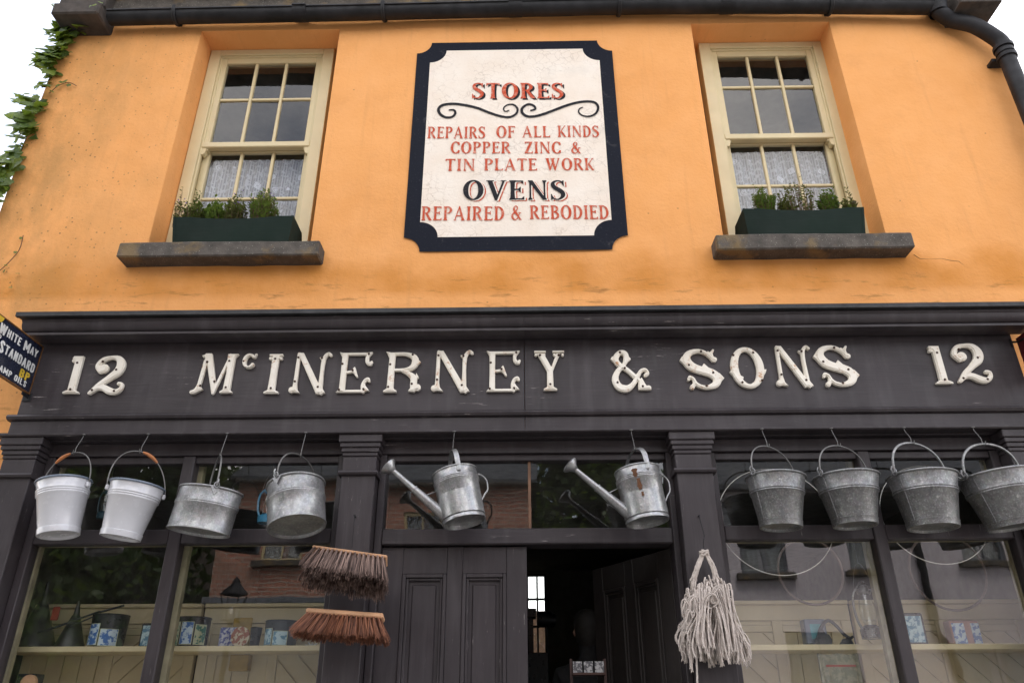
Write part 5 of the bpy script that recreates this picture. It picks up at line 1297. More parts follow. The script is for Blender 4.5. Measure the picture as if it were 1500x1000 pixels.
# display backs: matchboarded screens
def clip(poly, a, b, c):
    out = []
    for i in range(len(poly)):
        p, q = poly[i], poly[(i+1) % len(poly)]; dp, dq = a*p[0]+b*p[1]-c, a*q[0]+b*q[1]-c
        if dp >= 0: out.append(p)
        if (dp >= 0) != (dq >= 0): t = dp/(dp-dq); out.append((p[0]+(q[0]-p[0])*t, p[1]+(q[1]-p[1])*t))
    return out
BT = 2.045; YB = .50
def screen(x0, x1, dirs, lab):
    root = thing('display_screen', lab, 'panelling', ((x0+x1)/2, YB, .8), 'cream screens behind the displays')
    m_ = MB(); m_.box(x0, x1, YB+.012, YB+.03, .80, BT-.002); obj('backing', m_, BOARD, root)
    m_ = MB(); m_.box(x0, x1, YB-.018, YB+.03, BT, BT+.022, .004); m_.box(x0, x1, YB-.006, YB+.0115, BT-.085, BT-.001, .003); obj('top_rail', m_, BOARD, root)
    n = len(dirs); st = .055; pw = (x1-x0-st)/n
    m_ = MB()
    for k in range(n+1): m_.box(x0+k*pw, x0+k*pw+st, YB-.006, YB+.0115, .80, BT-.0855, .003)
    for k in range(n):
        a, b = x0+k*pw+st+.0005, x0+(k+1)*pw-.0005; m_.box(a, b, YB-.004, YB+.0115, 1.90, 1.935, .003)
    obj('rail', m_, BOARD, root)
    for k, dr_ in enumerate(dirs):
        a, b = x0+k*pw+st, x0+(k+1)*pw
        for (z0, z1, dd) in ((1.936, BT-.086, 0), (.82, 1.899, dr_)):
            rect = [(a+.002, z0+.002), (b-.002, z0+.002), (b-.002, z1-.002), (a+.002, z1-.002)]
            if dd == 0:
                m1 = MB(); m1.prism(rect, YB+.002, YB+.0118, 'y'); obj('plank', m1, BOARD, root, smooth=False); continue
            w = .095; nx_, nz_ = (dd/math.sqrt(2), 1/math.sqrt(2)) if abs(dd) == 1 else (1, 0)
            pr = [nx_*p[0]+nz_*p[1] for p in rect]; t = math.floor(min(pr)/w)*w
            while t < max(pr):
                q = clip(clip(rect, nx_, nz_, t+.0045), -nx_, -nz_, -(t+w-.0045)); t += w
                if len(q) > 2:
                    m1 = MB(); m1.prism(q, YB+.001, YB+.0118, 'y'); obj('plank', m1, BOARD, root, smooth=False)
    return root
screen(-2.80, -1.84, (2, -1), 'cream matchboard screen behind the leftmost display'); screen(-1.82, -.98, (2, 1), 'cream matchboard screen behind the display beside the brushes')
screen(1.0, 1.83, (1, 2), 'cream matchboard screen behind the display beside the mop'); screen(1.85, 2.80, (1, 1), 'cream matchboard screen behind the rightmost display')
shelves = []
for x0, x1, z, lab in ((-2.78, -.99, 1.822, 'cream display shelf across the left window'), (1.0, 2.78, 1.815, 'cream display shelf across the right window')):
    s_ = thing('shelf', lab, 'shelf', ((x0+x1)/2, .35, z)); m_ = MB(); m_.box(x0, x1, .22, YB-.008, z-.028, z, .003); obj('shelf_board', m_, BOARD, s_); shelves.append(z)
    m_ = MB(); m_.box(x0, x1, .08, YB+.03, .74, .80, .003); ds = thing('display_ledge', 'low boarded ledge inside the '+('left' if x0 < 0 else 'right')+' shop window', 'ledge', ((x0+x1)/2, .3, .74)); obj('ledge_board', m_, BOARD, ds)
# side cheeks and dark blocking beyond the windows
ZS = 1.822
BLP = m_picture('blue_and_white_transfer_picture', (.05, .15, .42), (.55, .66, .75), 38); BLP2 = m_picture('pale_blue_picture_print', (.12, .27, .40), (.50, .66, .72), 30); GRP_ = m_picture('green_and_cream_picture_card', (.05, .18, .14), (.50, .52, .35), 30)
FLP = m_picture('violet_sprig_pattern', (.62, .64, .72), (.10, .12, .36), 45); BLKT = simple('black_japanned_tin', (.012, .014, .020), .32, var=.2)
TINM = simple('old_tinplate', (.075, .075, .07), .42, .6); REDT = simple('red_card', (.30, .03, .02), .6); YELC = simple('mustard_card', (.42, .28, .06), .7); CARDB = simple('cream_card_border', (.48, .50, .34), .6); CREAMC = m_picture('plate_print', (.60, .53, .40), (.30, .10, .06), 40)
def curved_picture(root, cx, cy, r, a0, a1, z0, z1, mat, tilt=0):
    m_ = MB(); n = 8; rows = []
    for j in range(2):
        rows.append([m_.bm.verts.new((cx+(r+.0015)*math.cos(R(a0+(a1-a0)*k/n+tilt*j)), cy+(r+.0015)*math.sin(R(a0+(a1-a0)*k/n+tilt*j)), z0+(z1-z0)*j)) for k in range(n+1)])
    for k in range(n): m_.bm.faces.new((rows[0][k], rows[0][k+1], rows[1][k+1], rows[1][k]))
    obj('picture', m_, mat, root)
def picture_tin(pxl, pxr, ybase, ytop, lab, pics, Y=.33, lid=True, z=None, mat=BLKT, grp=None, taper=.94):
    A, B = at(pxl, ybase, Y), at(pxr, ybase, Y); r = (B-A).x/2; cx = (A.x+B.x)/2; z = ZS if z is None else z; h = at((pxl+pxr)/2, ytop, Y-r*.5).z-z
    root = thing('picture_tin', lab, 'tin', (cx, Y, z), grp); m_ = MB(); m_.lathe([(0, 0), (r*taper, 0), (r*taper, .004), (r, h-.02), (r, h), (r*.97, h), (0, h-.002)], 40, cx, Y, z+.0005); obj('body', m_, mat, root, ang=50)
    m_ = MB(); m_.tube([(cx+r*math.cos(q*math.pi/16), Y+r*math.sin(q*math.pi/16), z+h-.004) for q in range(32)], .003, 6, closed=True); obj('rim', m_, mat, root)
    for a0, a1, f0, f1, mt_ in pics:
        of_ = -math.degrees(math.atan2(cx, 4+Y)); a0 += of_; a1 += of_
        curved_picture(root, cx, Y, r*(taper+(1-taper)*f1)+.0002, a0-2.5, a1+2.5, z+f0*h-.003, z+f1*h+.003, CARDB)
        rr = r*(taper+(1-taper)*f1)+.0008; curved_picture(root, cx, Y, rr, a0, a1, z+f0*h, z+f1*h, mt_)
    return root
def block_box(pxl, pxr, ybase, ytop, lab, mat, pic, Y=.36, d=.07, name='picture_box', cat='box', z=None, inset=.12, rot=0):
    A, B = at(pxl, ybase, Y), at(pxr, ybase, Y); z = ZS if z is None else z; h = at((pxl+pxr)/2, ytop, Y).z-z
    root = thing(name, lab, cat, ((A.x+B.x)/2, Y, z)); m_ = MB(); m_.box(A.x, B.x, Y, Y+d, z+.0005, z+h, .005); obj('body', m_, mat, root)
    if pic:
        w = (B-A).x; m_ = MB(); m_.box(A.x+w*inset, B.x-w*inset, Y-.002, Y+.001, z+h*inset*.8, z+h*(1-inset*.8)); obj('picture', m_, pic, root)
    return root
def funnel(pxc, pxl, pxr, ybase, yapex, yneck, lab, Y=.34, z=None):
    A, B = at(pxl, ybase, Y), at(pxr, ybase, Y); r = (B-A).x/2; cx = (A.x+B.x)/2; z = ZS; za = at(pxc, yapex, Y).z; zn = at(pxc, yneck, Y).z
    root = thing('funnel', lab, 'funnel', (cx, Y, z), 'upturned tin funnels'); m_ = MB(); m_.lathe([(r, 0), (r+.003, .004), (r, .012), (r*.9, .03), (.022, zn-z), (.018, zn-z+.005)], 40, cx, Y, z+.001); obj('cone', m_, TINM, root, ang=50)
    m_ = MB(); m_.tube([(cx, Y, zn), (cx-.004, Y, za)], [.018, .007], 14); obj('spout', m_, TINM, root); return root
funnel(50, 18, 80, 940, 852, 882, 'large upturned tin funnel at the left end of the left shelf'); funnel(110, 82, 122, 942, 880, 902, 'smaller upturned funnel between the large funnel and the blue picture pail')
picture_tin(130, 180, 942, 899, 'black pail with blue and white pictures, left of the framed picture', ((195, 238, .06, .68, BLP), (246, 300, .04, .52, BLP)))
block_box(202, 225, 944, 912, 'small framed blue and white picture tile beside the left mullion', BLKT, BLP2, name='framed_tile', cat='picture')
picture_tin(254, 302, 946, 903, 'round black tin with tilted blue and cream picture cards', ((190, 222, .06, .80, GRP_), (232, 270, .08, .80, BLP), (280, 318, .08, .72, GRP_)))
block_box(318, 344, 948, 918, 'violet sprigged white caddy on the left shelf', FLP, None, name='caddy', cat='tea caddy')
pl_ = thing('plate', 'cream plate printed in red standing on the left shelf', 'plate', (at(352, 950, .33).x, .33, ZS)); p = at(352, 932, .33); m_ = MB(); m_.tube([p+Vector((0, .012, 0)), p+Vector((0, 0, 0)), p+Vector((0, -.004, 0))], [.035, .052, .050], 26)
for v in m_.bm.verts: v.co.z = ZS+.054+(v.co.z-p.z)
obj('dish', m_, CREAMC, pl_)
block_box(338, 366, 935, 904, 'mustard yellow card behind the cream plate', YELC, None, Y=.44, d=.01, name='yellow_card', cat='card')
block_box(334, 362, 980, 958, 'mustard yellow tin below the left shelf', YELC, None, Y=.44, name='yellow_tin', cat='tin', z=at(348, 982, .44).z)
picture_tin(364, 380, 948, 918, 'plain black jug-like tin right of the cream plate', (), taper=.8)
picture_tin(385, 433, 952, 908, 'grey-black pail with pale blue pictures nearest the brushes', ((200, 235, .05, .66, BLP2), (243, 290, .04, .55, BLP2)), mat=simple('grey_black_tin', (.035, .042, .055), .35))
cp = thing('flower_ornament', 'small white ornament with a red dot under the lower broom', 'ornament', at(456, 952, .33)); p = at(456, 950, .33)
m_ = MB(); rr_ = random.Random(2)
for k in range(9): a = k*2*math.pi/9; c = p+Vector((.024*math.cos(a), -.004, .014*math.sin(a)+.012)); m_.tube([c, c+Vector((.012*math.cos(a), -.004, .010*math.sin(a)))], [.006, .003], 6)
obj('petals', m_, simple('white_china', (.7, .7, .68), .25), cp); m_ = MB(); m_.lathe([(0, 0), (.008, .004), (.009, .010), (0, .018)], 12, p.x+.045, .33, ZS+.02); obj('berry', m_, REDT, cp)
m_ = MB(); m_.lathe([(0, 0), (.022, .0), (.014, .012), (0, .016)], 14, p.x, .33, ZS); obj('foot', m_, simple('white_china_foot', (.6, .6, .58), .25), cp)
rod = thing('poker', 'long thin black rod leaning across the funnels', 'rod', at(60, 930, .26)); m_ = MB(); m_.tube(cr([at(55, 926, .25), at(90, 915, .27), at(140, 897, .30), at(150, 895, .30), at(182, 886, .32)], 4), .0055, 8); m_.tube([at(100, 918, .27), at(145, 899, .30)], .004, 8); obj('shaft', m_, BLKT, rod)
tg = thing('red_tag', 'dull red tag hanging by the large funnel', 'tag', at(82, 895, .30)); m_ = MB(); p = at(81, 898, .30); m_.box(p.x-.020, p.x+.020, .30, .304, p.z-.035, p.z+.035, .004); obj('card', m_, REDT, tg)
bx = thing('seed_box', 'dark box with a round wooden lid low in the left window', 'box', at(38, 1000, .2)); m_ = MB(); a = at(26, 986, .2); b = at(50, 986, .2); m_.box(a.x, b.x, .2, .3, a.z-.15, a.z, .004); obj('body', m_, BLKT, bx); p = at(44, 1000, .19); m_ = MB(); m_.tube([p, p+Vector((0, -.02, 0))], .04, 24); obj('lid', m_, WOODB, bx)
# hanging things behind the transoms
def lantern(px_, ytop, ybot, Y, mat, lab, wpx=28, gl=True):
    t, b = at(px_, ytop, Y), at(px_, ybot, Y); H = t.z-b.z; r = (at(px_+wpx/2, ybot, Y)-at(px_-wpx/2, ybot, Y)).x/2
    root = thing('lantern', lab, 'lantern', b); c = b
    m_ = MB(); m_.lathe([(0, 0), (r*.8, 0), (r*.85, H*.14), (r*.45, H*.20), (.0, H*.2)], 24, c.x, c.y, c.z); m_.lathe([(r*.45, H*.66), (r*.55, H*.70), (r*.42, H*.80), (r*.2, H*.86), (0, H*.87)], 24, c.x, c.y, c.z); obj('body', m_, mat, root)
    m_ = MB()
    for s_ in (-1, 1): m_.tube(cr([Vector((c.x+s_*r*.6, c.y, c.z+H*.12)), Vector((c.x+s_*r*.95, c.y, c.z+H*.3)), Vector((c.x+s_*r*.95, c.y, c.z+H*.62)), Vector((c.x+s_*r*.4, c.y, c.z+H*.78))], 5), r*.11, 8)
    obj('side_tube', m_, mat, root)
    m_ = MB(); m_.lathe([(r*.42, H*.20), (r*.62, H*.34), (r*.60, H*.48), (r*.40, H*.66)], 24, c.x, c.y, c.z); obj('chimney', m_, GLASS, root)
    m_ = MB(); m_.tube(cr([Vector((c.x-r*.9, c.y, c.z+H*.6)), Vector((c.x-r*.5, c.y, c.z+H*1.0)), Vector((c.x, c.y, c.z+H*1.15)), Vector((c.x+r*.5, c.y, c.z+H*1.0)), Vector((c.x+r*.9, c.y, c.z+H*.6))], 6), .002, 5); obj('bail', m_, WIRE, root)
    m_ = MB(); m_.tube([Vector((c.x, c.y, c.z+H*1.14)), Vector((c.x, c.y, 2.97))], .0015, 5); obj('hanging_wire', m_, WIRE, root)
lantern(389, 702, 766, .14, simple('sky_blue_enamel', (.05, .25, .42), .3), 'sky blue hurricane lantern hanging inside behind the tilted bucket', 30)
lantern(149, 706, 760, .14, simple('dark_teal_enamel', (.012, .04, .055), .3), 'dark teal lantern hanging inside between the white buckets', 20)
lantern(1279, 838, 935, .16, simple('bright_nickel', (.22, .22, .21), .3, .9), 'nickel and glass lantern hanging inside the right window', 38)
def hoop(cx, cy, rpx, Y, r, mat, lab, squash=1.0, name='wire_hoop', cat='hoop'):
    c = at(cx, cy, Y); rad = (at(cx+rpx, cy, Y)-c).length; root = thing(name, lab, cat, (c.x, c.y, c.z-rad*squash))
    m_ = MB(); m_.tube([c+Vector((rad*math.cos(q*math.pi/32), 0, rad*squash*math.sin(q*math.pi/32))) for q in range(64)], r, 6, closed=True); obj('ring', m_, mat, root)
    m_ = MB(); m_.tube([c+Vector((0, 0, rad*squash)), Vector((c.x, c.y, 2.97))], .0012, 5); obj('hanging_string', m_, WIRE, root); return root
BRW = simple('bright_wire', (.75, .73, .68), .35, .5)
hoop(1136, 762, 84, .09, .0026, BRW, 'large wire hoop hanging inside behind the first two right-hand buckets', .93); hoop(1368, 752, 78, .09, .0026, BRW, 'large wire hoop hanging inside behind the two rightmost buckets', .93)
SV = simple('pale_bentwood', (.17, .12, .10), .6)
hoop(1187, 836, 47, .42, .007, SV, 'pale round sieve rim hung inside the window beside the mop', 1, 'sieve_rim', 'sieve'); hoop(1388, 836, 55, .42, .007, SV, 'pale round sieve rim hung inside the rightmost window', 1, 'sieve_rim', 'sieve')
block_box(1184, 1216, 950, 906, 'rounded blue-grey tin with a turquoise label in the right window', simple('blue_grey_tin', (.14, .17, .24), .35), simple('turquoise_label', (.10, .34, .40), .5), name='label_tin', cat='tin', inset=.25, Y=.30)
sm = thing('cut_out_ornament', 'black scrolled iron silhouette on the right shelf', 'ornament', at(1225, 949, .27)); s = SDF(1.4, .75, n=70); s.curve([(.06, .06, .05), (.12, .18, .05), (.30, .45, .05), (.55, .62, .045), (.80, .50, .04), (1.0, .28, .04), (1.2, .16, .04), (1.32, .20, .03)]); s.poly([(.02, 0), (.55, 0), (.58, .12), (.5, .25), (.38, .28), (.30, .42), (.2, .2), (.02, .16)]); s.poly([(.82, 0), (1.3, 0), (1.25, .10), (1.1, .16), (.95, .14)])
A = at(1196, 949, .27); B = at(1256, 949, .27); sx = (B.x-A.x)/1.4
me = loops_mesh('silhouette', s.loops(), lambda u, v, h: Vector((A.x+u*sx, .27+h*.2, ZS-.004+v*sx*1.25))-sm.location, .03, 0); obj('silhouette', me, BLKT, sm)
cb = thing('shield_board', 'olive shield-shaped board with a red line under the right shelf', 'board', at(1228, 1000, .25)); A = at(1198, 956, .25); B = at(1256, 956, .25); z1 = A.z; z0 = at(1228, 1015, .25).z; w = (B-A).x
m_ = MB(); P_ = [(A.x, z1), (A.x+w*.25, z1-.008), (A.x+w*.5, z1), (A.x+w*.75, z1-.008), (B.x, z1), (B.x+.002, z0+.04), (A.x+w*.7, z0), (A.x+w*.3, z0), (A.x-.002, z0+.04)]; m_.prism(P_, .25, .262, 'y'); obj('panel', m_, m_picture('olive_scroll_print', (.16, .15, .10), (.24, .22, .15), 28), cb)
m_ = MB(); zz = at(1228, 974, .25).z; m_.box(A.x+w*.15, B.x-w*.1, .247, .251, zz-.006, zz+.003); obj('red_line', m_, REDT, cb)
block_box(1330, 1361, 943, 897, 'pale blue medallion picture beside the right mullion', BLKT, BLP2, name='framed_tile', cat='picture', Y=.33, d=.03, z=1.815)
block_box(1398, 1441, 943, 908, 'pink tin with two blue pictures in the rightmost window', simple('dull_pink_tin', (.34, .17, .14), .5), None, name='picture_box', cat='tin', z=1.815, Y=.33)
o_ = [o for o in bpy.data.objects if o.get('label', '').startswith('pink tin')][0]
for a, b in ((1400, 1418), (1428, 1440)):
    A, B = at(a, 940, .327), at(b, 940, .327); m_ = MB(); m_.box(A.x, B.x, .3265, .329, 1.822, at(a, 912, .327).z); obj('picture', m_, BLP, o_)
# things seen in the doorway
PER = simple('dark_jacket', (.018, .017, .018), .9); SKIN = simple('skin', (.42, .23, .16), .55, bump=0); HAIR = simple('dark_hair', (.014, .011, .009), .7)
per = thing('person', 'person in dark jacket leaning over the counter inside the doorway', 'person', (.40, 1.15, FL-.07)); per.rotation_euler.z = R(172)
def skin_body(name, verts, edges, radii, mat, parent, sub=2):
    me = bpy.data.meshes.new(name); me.from_pydata([Vector(v) for v in verts], edges, []); o = bpy.data.objects.new(name, me); COL.objects.link(o)
    sm_ = o.modifiers.new('s', 'SKIN'); sl = me.skin_vertices[0].data
    for i, r_ in enumerate(radii): sl[i].radius = (r_, r_) if not isinstance(r_, tuple) else r_
    sl[0].use_root = True; ss = o.modifiers.new('u', 'SUBSURF'); ss.levels = sub; ss.render_levels = sub
    dg = bpy.context.evaluated_depsgraph_get(); m2 = bpy.data.meshes.new_from_object(o.evaluated_get(dg)); bpy.data.objects.remove(o)
    m2.materials.clear(); m2.materials.append(mat); m2.polygons.foreach_set('use_smooth', [True]*len(m2.polygons))
    return obj(name, m2, None, parent)
K = 1.0
vb = [(0, 0, .92), (0, 0, 1.05), (0, -.03, 1.25), (0, -.06, 1.40), (0, -.07, 1.48), (0, -.08, 1.56), (0, -.09, 1.66), (0, -.09, 1.75),
      (-.17, -.06, 1.40), (-.26, -.14, 1.17), (-.10, -.34, 1.12), (.17, -.06, 1.40), (.24, -.10, 1.15), (.12, -.32, 1.08),
      (-.09, 0, .86), (-.10, -.02, .48), (-.11, .02, .08), (-.11, -.12, .04), (.09, 0, .86), (.10, -.02, .48), (.11, .02, .08), (.11, -.12, .04)]
eb = [(0,1),(1,2),(2,3),(3,4),(4,5),(5,6),(6,7),(3,8),(8,9),(9,10),(3,11),(11,12),(12,13),(0,14),(14,15),(15,16),(16,17),(0,18),(18,19),(19,20),(20,21)]
rb = [(.15,.11),(.14,.10),(.17,.11),(.13,.09),.058,.062,(.080,.098),(.055,.075),.07,.052,.035,.07,.052,.035,.09,.062,.045,.04,.09,.062,.045,.04]
skin_body('body', vb, eb, rb, PER, per)
m_ = MB(); m_.lathe([(0, -.115), (.042, -.105), (.066, -.06), (.076, 0), (.076, .05), (.055, .10), (0, .118)], 20, 0, 0, 0)
for v in m_.bm.verts: v.co = Vector((v.co.x, v.co.y*1.15-.095, v.co.z+1.665))
obj('face', m_, SKIN, per, local=True, ang=80)
m_ = MB(); m_.prism([(-.185, 1.665), (-.20, 1.665), (-.182, 1.70)], -.008, .008, 'x'); m_.tube([(.078, -.09, 1.68), (.086, -.085, 1.66), (.078, -.09, 1.64)], .008, 6); m_.tube([(-.078, -.09, 1.68), (-.086, -.085, 1.66), (-.078, -.09, 1.64)], .008, 6)
m_.tube([(-.022, -.178, 1.62), (.022, -.178, 1.62)], .004, 6); obj('features', m_, SKIN, per, local=True)
m_ = MB(); m_.lathe([(.050, -.125), (.078, -.07), (.084, 0), (.088, .04), (.075, .085), (.04, .112), (0, .12)], 20)
for v in m_.bm.verts: v.co = Vector((v.co.x, v.co.y*1.15-.082, v.co.z+1.685))
obj('hair', m_, HAIR, per, local=True, ang=80)
for sx_, wx in ((-1, -.10), (1, .12)):
    base = Vector((wx, -.335, 1.10)); hv = [base, base+Vector((sx_*-.012, -.045, -.015))]; he = [(0, 1)]; hr = [.026, .030]
    for f in range(4):
        r0 = len(hv); o0 = base+Vector((-.024+.016*f, -.072, -.020)); l_ = (.026, .031, .029, .022)[f]
        hv += [o0, o0+Vector((0, -l_, -.006)), o0+Vector((0, -l_*1.7, -.022)), o0+Vector((0, -l_*1.9, -.040))]; he += [(1, r0), (r0, r0+1), (r0+1, r0+2), (r0+2, r0+3)]; hr += [.0095, .0088, .0080, .0070]
    r0 = len(hv); hv += [base+Vector((-sx_*.030, -.040, -.012)), base+Vector((-sx_*.044, -.066, -.026))]; he += [(0, r0), (r0, r0+1)]; hr += [.0105, .0085]
    skin_body('hand', hv, he, hr, SKIN, per, 1)
rk = thing('card_rack', 'dark wooden rack of small picture cards just inside the doorway', 'display rack', (at(862, 1000, .35).x, .35, FL)); m_ = MB()
a, b = at(838, 985, .35), at(886, 985, .35); m_.box(a.x-.01, a.x+.004, .36, .399, FL, a.z+.07); m_.box(b.x-.004, b.x+.01, .36, .399, FL, a.z+.07)
for zz in (a.z-.14, a.z+.00): m_.box(a.x, b.x, .30, .399, zz-.012, zz, .002)
obj('rack_frame', m_, simple('reddish_stained_wood', (.05, .02, .015), .5), rk)
for i in range(3):
    for zz in (a.z-.139, a.z+.001):
        x = a.x+.006+i*(b.x-a.x)/3; m1 = MB(); m1.box(x, x+.048, .345, .349, zz, zz+.055); obj('card', m1, m_picture('small_card_print', (.5, .5, .5), (.12, .12, .13), 60), rk)
st_ = thing('shop_stand', 'black display stand with lamps against the bright back window', 'stand', (.06, 2.6, FL)); m_ = MB(); c = at(778, 940, 2.6)
m_.box(c.x-.02, c.x+.02, 2.58, 2.62, FL, at(778, 893, 2.6).z); m_.box(c.x-.10, c.x+.045, 2.52, 2.68, at(778, 905, 2.6).z, at(778, 892, 2.6).z, .004); obj('post', m_, BLKT, st_)
p = at(800, 907, 2.6); m_ = MB(); m_.tube([p+Vector((-.07, 0, .01)), p+Vector((.03, 0, 0)), p+Vector((.08, 0, -.01))], [.055, .065, .05], 18); m_.tube([p+Vector((0, 0, -.04)), Vector((p.x, 2.6, FL))], .012, 8); obj('lamp_shade', m_, BLKT, st_)
p = at(785, 955, 2.4); m_ = MB(); m_.box(p.x-.12, p.x+.10, 2.38, 2.7, FL, p.z-.0, .005); obj('cabinet', m_, BLKT, st_)

# ================================================================== ACROSS THE STREET (seen mirrored in the panes)
def windows_on(root, spots, y, frame_m=RENDER_D, lab=None, box=True):
    """recessed sash windows on a facade that faces +y"""
    for (x0, x1, z0, z1) in spots:
        m_ = MB(); f = .06
        for a in ((x0, x0+f, z0, z1), (x1-f, x1, z0, z1), (x0+f, x1-f, z1-f, z1), (x0+f, x1-f, z0, z0+f), (x0+f, x1-f, (z0+z1)/2-.025, (z0+z1)/2+.025)): m_.box(a[0], a[1], y-.13, y-.06, a[2], a[3])
        m_.box((x0+x1)/2-.012, (x0+x1)/2+.012, y-.12, y-.07, z0+f, z1-f)
        w = obj('window', m_, frame_m, root)
        m_ = MB(); m_.face([(x0+f, y-.10, z0+f), (x1-f, y-.10, z0+f), (x1-f, y-.10, z1-f), (x0+f, y-.10, z1-f)]); obj('pane', m_, GLASS, w)
        m_ = MB(); 
        for k in range(14):
            a, b = x0+f+(x1-x0-2*f)*k/14, x0+f+(x1-x0-2*f)*(k+1)/14
            if 5 < k < 9: continue
            m_.face([(a, y-.20-.03*(k % 2), z0+f), (b, y-.20-.03*((k+1) % 2), z0+f), (b, y-.20-.03*((k+1) % 2), z1-f), (a, y-.20-.03*(k % 2), z1-f)])
        obj('net', m_, simple('grey_net', (.34, .34, .34), .9), w, smooth=False)
        m_ = MB(); m_.box(x0-.12, x1+.12, y-.05, y+.14, z0-.13, z0, .01); obj('sill', m_, STONE, w)
def facade(root, x0, x1, z0, z1, y, holes, mat, name='wall'):
    xs_ = lines(x0, x1, 9, [h[0] for h in holes]+[h[1] for h in holes]); zs_ = lines(z0, z1, 9, [h[2] for h in holes]+[h[3] for h in holes]); m_ = MB()
    for a, b in zip(xs_, xs_[1:]):
        for c, d in zip(zs_, zs_[1:]):
            if any(h[0] < (a+b)/2 < h[1] and h[2] < (c+d)/2 < h[3] for h in holes): continue
            m_.face([(a, y, c), (b, y, c), (b, y, d), (a, y, d)])
    for h in holes:
        for P_ in (((h[0], h[2]), (h[0], h[3])), ((h[1], h[2]), (h[1], h[3])), ((h[0], h[3]), (h[1], h[3])), ((h[0], h[2]), (h[1], h[2]))): m_.face([(P_[0][0], y, P_[0][1]), (P_[1][0], y, P_[1][1]), (P_[1][0], y-.3, P_[1][1]), (P_[0][0], y-.3, P_[0][1])])
    m_.face([(x0, y-.3, z0), (x1, y-.3, z0), (x1, y-.3, z1), (x0, y-.3, z1)])
    for xx in (x0, x1): m_.face([(xx, y, z0), (xx, y-6, z0), (xx, y-6, z1), (xx, y, z1)])
    m_.face([(x0, y, z1), (x1, y, z1), (x1, y-6, z1), (x0, y-6, z1)])
    return obj(name, m_, mat, root, smooth=False)
YO = -12.0
bb = thing('brick_house', 'red brick house across the street mirrored in the shop glass', 'house', (-3, YO, 0))
hb = [(-5.4, -4.5, 4.35, 5.5), (-2.55, -1.75, 4.35, 5.45)]
facade(bb, -6.3, .15, 3.62, 6.05, YO, hb, BRICK); windows_on(bb, hb, YO, CREAM)
m_ = MB(); m_.box(-6.3, .15, YO-.28, YO+.02, .16, 3.5); m_.box(-6.35, .2, YO-.28, YO+.16, 3.5, 3.615, .01); obj('shop_band', m_, RENDER_D, bb)
m_ = MB(); m_.prism([(YO+.25, 6.05), (YO+.25, 6.12), (YO-3, 8.2), (YO-6.2, 6.12), (YO-6.2, 6.05)], -6.45, .3, 'x'); obj('roof', m_, SLATE, bb)
m_ = MB()
for k in range(34): x = -6.3+k*.19; m_.tube([(x, YO+.2, 6.03), (x+.17, YO+.2, 6.03)], .055, 8)
obj('eaves_tiles', m_, STONE_P, bb)
lb2 = thing('rendered_house', 'lilac-grey rendered house across the street mirrored in the right windows', 'house', (8, YO, 0))
hl = [(4.35, 5.28, 4.05, 5.55), (6.55, 7.5, 4.1, 5.6), (9.3, 10.2, 4.3, 5.7), (5.0, 6.4, .6, 2.9), (8.6, 10.4, .9, 2.7)]
facade(lb2, 3.9, 13.5, .16, 5.75, YO, hl, RENDER_L); windows_on(lb2, hl, YO, RENDER_D)
m_ = MB(); m_.prism([(YO+.25, 5.75), (YO+.25, 5.85), (YO-3, 8.0), (YO-6.2, 5.85), (YO-6.2, 5.75)], 3.8, 13.6, 'x'); obj('roof', m_, SLATE, lb2)
m_ = MB(); m_.tube([(8.35, YO+.09, 5.7), (8.35, YO+.09, 2.9), (8.55, YO+.09, 2.6), (8.6, YO+.09, .2)], .075, 10); obj('drainpipe', m_, IRON, lb2)
fp = thing('street_lamp', 'black lantern street lamp mirrored in the left shop window', 'street lamp', (-4.35, -8.0, .2)); m_ = MB()
m_.tube([(-4.35, -8, .2), (-4.35, -8, .8), (-4.35, -8, 2.75)], [.08, .05, .035], 12); m_.tube([(-4.45, -8, 2.55), (-4.25, -8, 2.55)], .015, 8); obj('post', m_, IRON, fp)
m_ = MB(); z0 = 2.78
for sx_ in (-1, 1):
    for sy_ in (-1, 1): m_.tube([(-4.35+sx_*.09, -8+sy_*.09, z0), (-4.35+sx_*.15, -8+sy_*.15, z0+.36)], .010, 6)
m_.box(-4.46, -4.24, -8.11, -7.89, z0-.03, z0); m_.lathe([(.22, .36), (.21, .38), (.06, .54), (.05, .58), (0, .64)], 4, -4.35, -8, z0); obj('lantern_frame', m_, IRON, fp, smooth=False)
m_ = MB(); m_.lathe([(0, .05), (.03, .08), (.035, .16), (0, .22)], 12, -4.35, -8, z0); obj('bulb', m_, ENAMEL, fp)
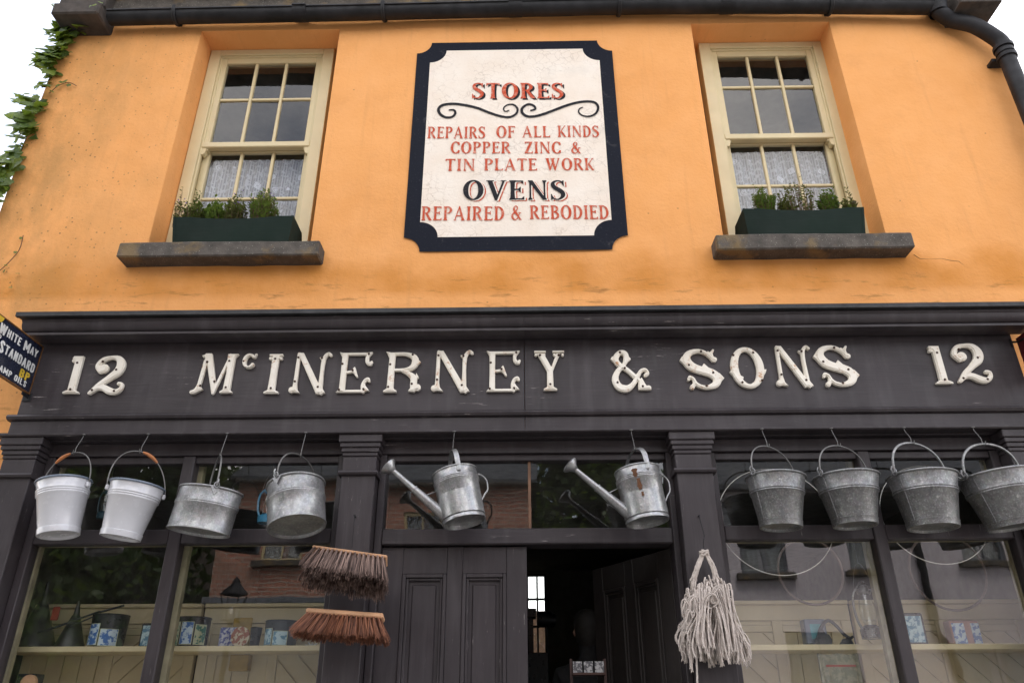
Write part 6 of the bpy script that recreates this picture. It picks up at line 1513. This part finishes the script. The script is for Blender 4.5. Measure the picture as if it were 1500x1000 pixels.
def tree(x, y, h, w, lab, seed, nleaf=15000):
    rr = random.Random(seed); root = thing('tree', lab, 'tree', (x, y, .1), 'trees across the street'); m_ = MB()
    m_.tube([(x, y, .1), (x+.1, y, h*.3), (x, y, h*.75)], [.22, .16, .05], 10)
    cl = []
    for k in range(44):
        a = rr.uniform(0, 6.28); q = rr.uniform(.25, 1); zz = h*rr.uniform(.28, .98); rad = w*q*math.sin(math.pi*min(.95, max(.12, (zz/h-.12)/.92)))
        p = Vector((x+math.cos(a)*rad, y+math.sin(a)*rad, zz)); cl.append((p, rr.uniform(.45, .95))); m_.tube([(x, y, zz*.6), (Vector((x, y, zz*.75))+p)/2, p], [.06, .04, .012], 5, cap=False)
    obj('trunk', m_, BARK, root); m_ = MB()
    for k in range(nleaf):
        p, s_ = rr.choice(cl); d = Vector((rr.gauss(0, 1), rr.gauss(0, 1), rr.gauss(0, .8))); c = p+d*s_*.55; n = Vector((rr.gauss(0, 1), rr.gauss(0, 1), rr.gauss(0, 1))).normalized(); u = n.orthogonal().normalized()*rr.uniform(.06, .12); v = n.cross(u)
        m_.face([c-u-v*.6, c+u*.2-v, c+u+v*.6, c-u*.2+v])
    obj('crown', m_, LEAF_T, root, smooth=False, kind='stuff')
tree(-9.0, -12.5, 10.5, 2.6, 'tall dark leafy tree left of the brick house mirrored in the glass', 1); tree(-11.2, -12.0, 10, 2.6, 'dark leafy tree furthest left across the street', 2); tree(-9.6, -10.4, 6.0, 1.5, 'small bushy tree beside the mirrored street lamp', 5, 7000)
sh = thing('backdrop_house', 'grey stone house added behind the trees to block the bright horizon', 'house', (-15, -17, 0)); facade(sh, -26, -6.6, .0, 7.2, -17, [], STONE_P)  # added backdrop, keeps the bright horizon out of the left window's reflection
gw = thing('backdrop_wall', 'tall stone wall added between the brick and grey houses to block the sky', 'wall', (2, -17, 0)); m_ = MB(); m_.box(.2, 3.85, -17.2, -17, 0, 4.2, .02); obj('wall_face', m_, STONE_P, gw)  # added too, closes the open sky behind the gap tree in reflections
tree(1.8, -15.5, 9.5, 2.2, 'leafy tree in the gap between the brick and grey houses', 3); tree(-13.5, -9, 11, 2.8, 'large tree at the far left of the street', 4)
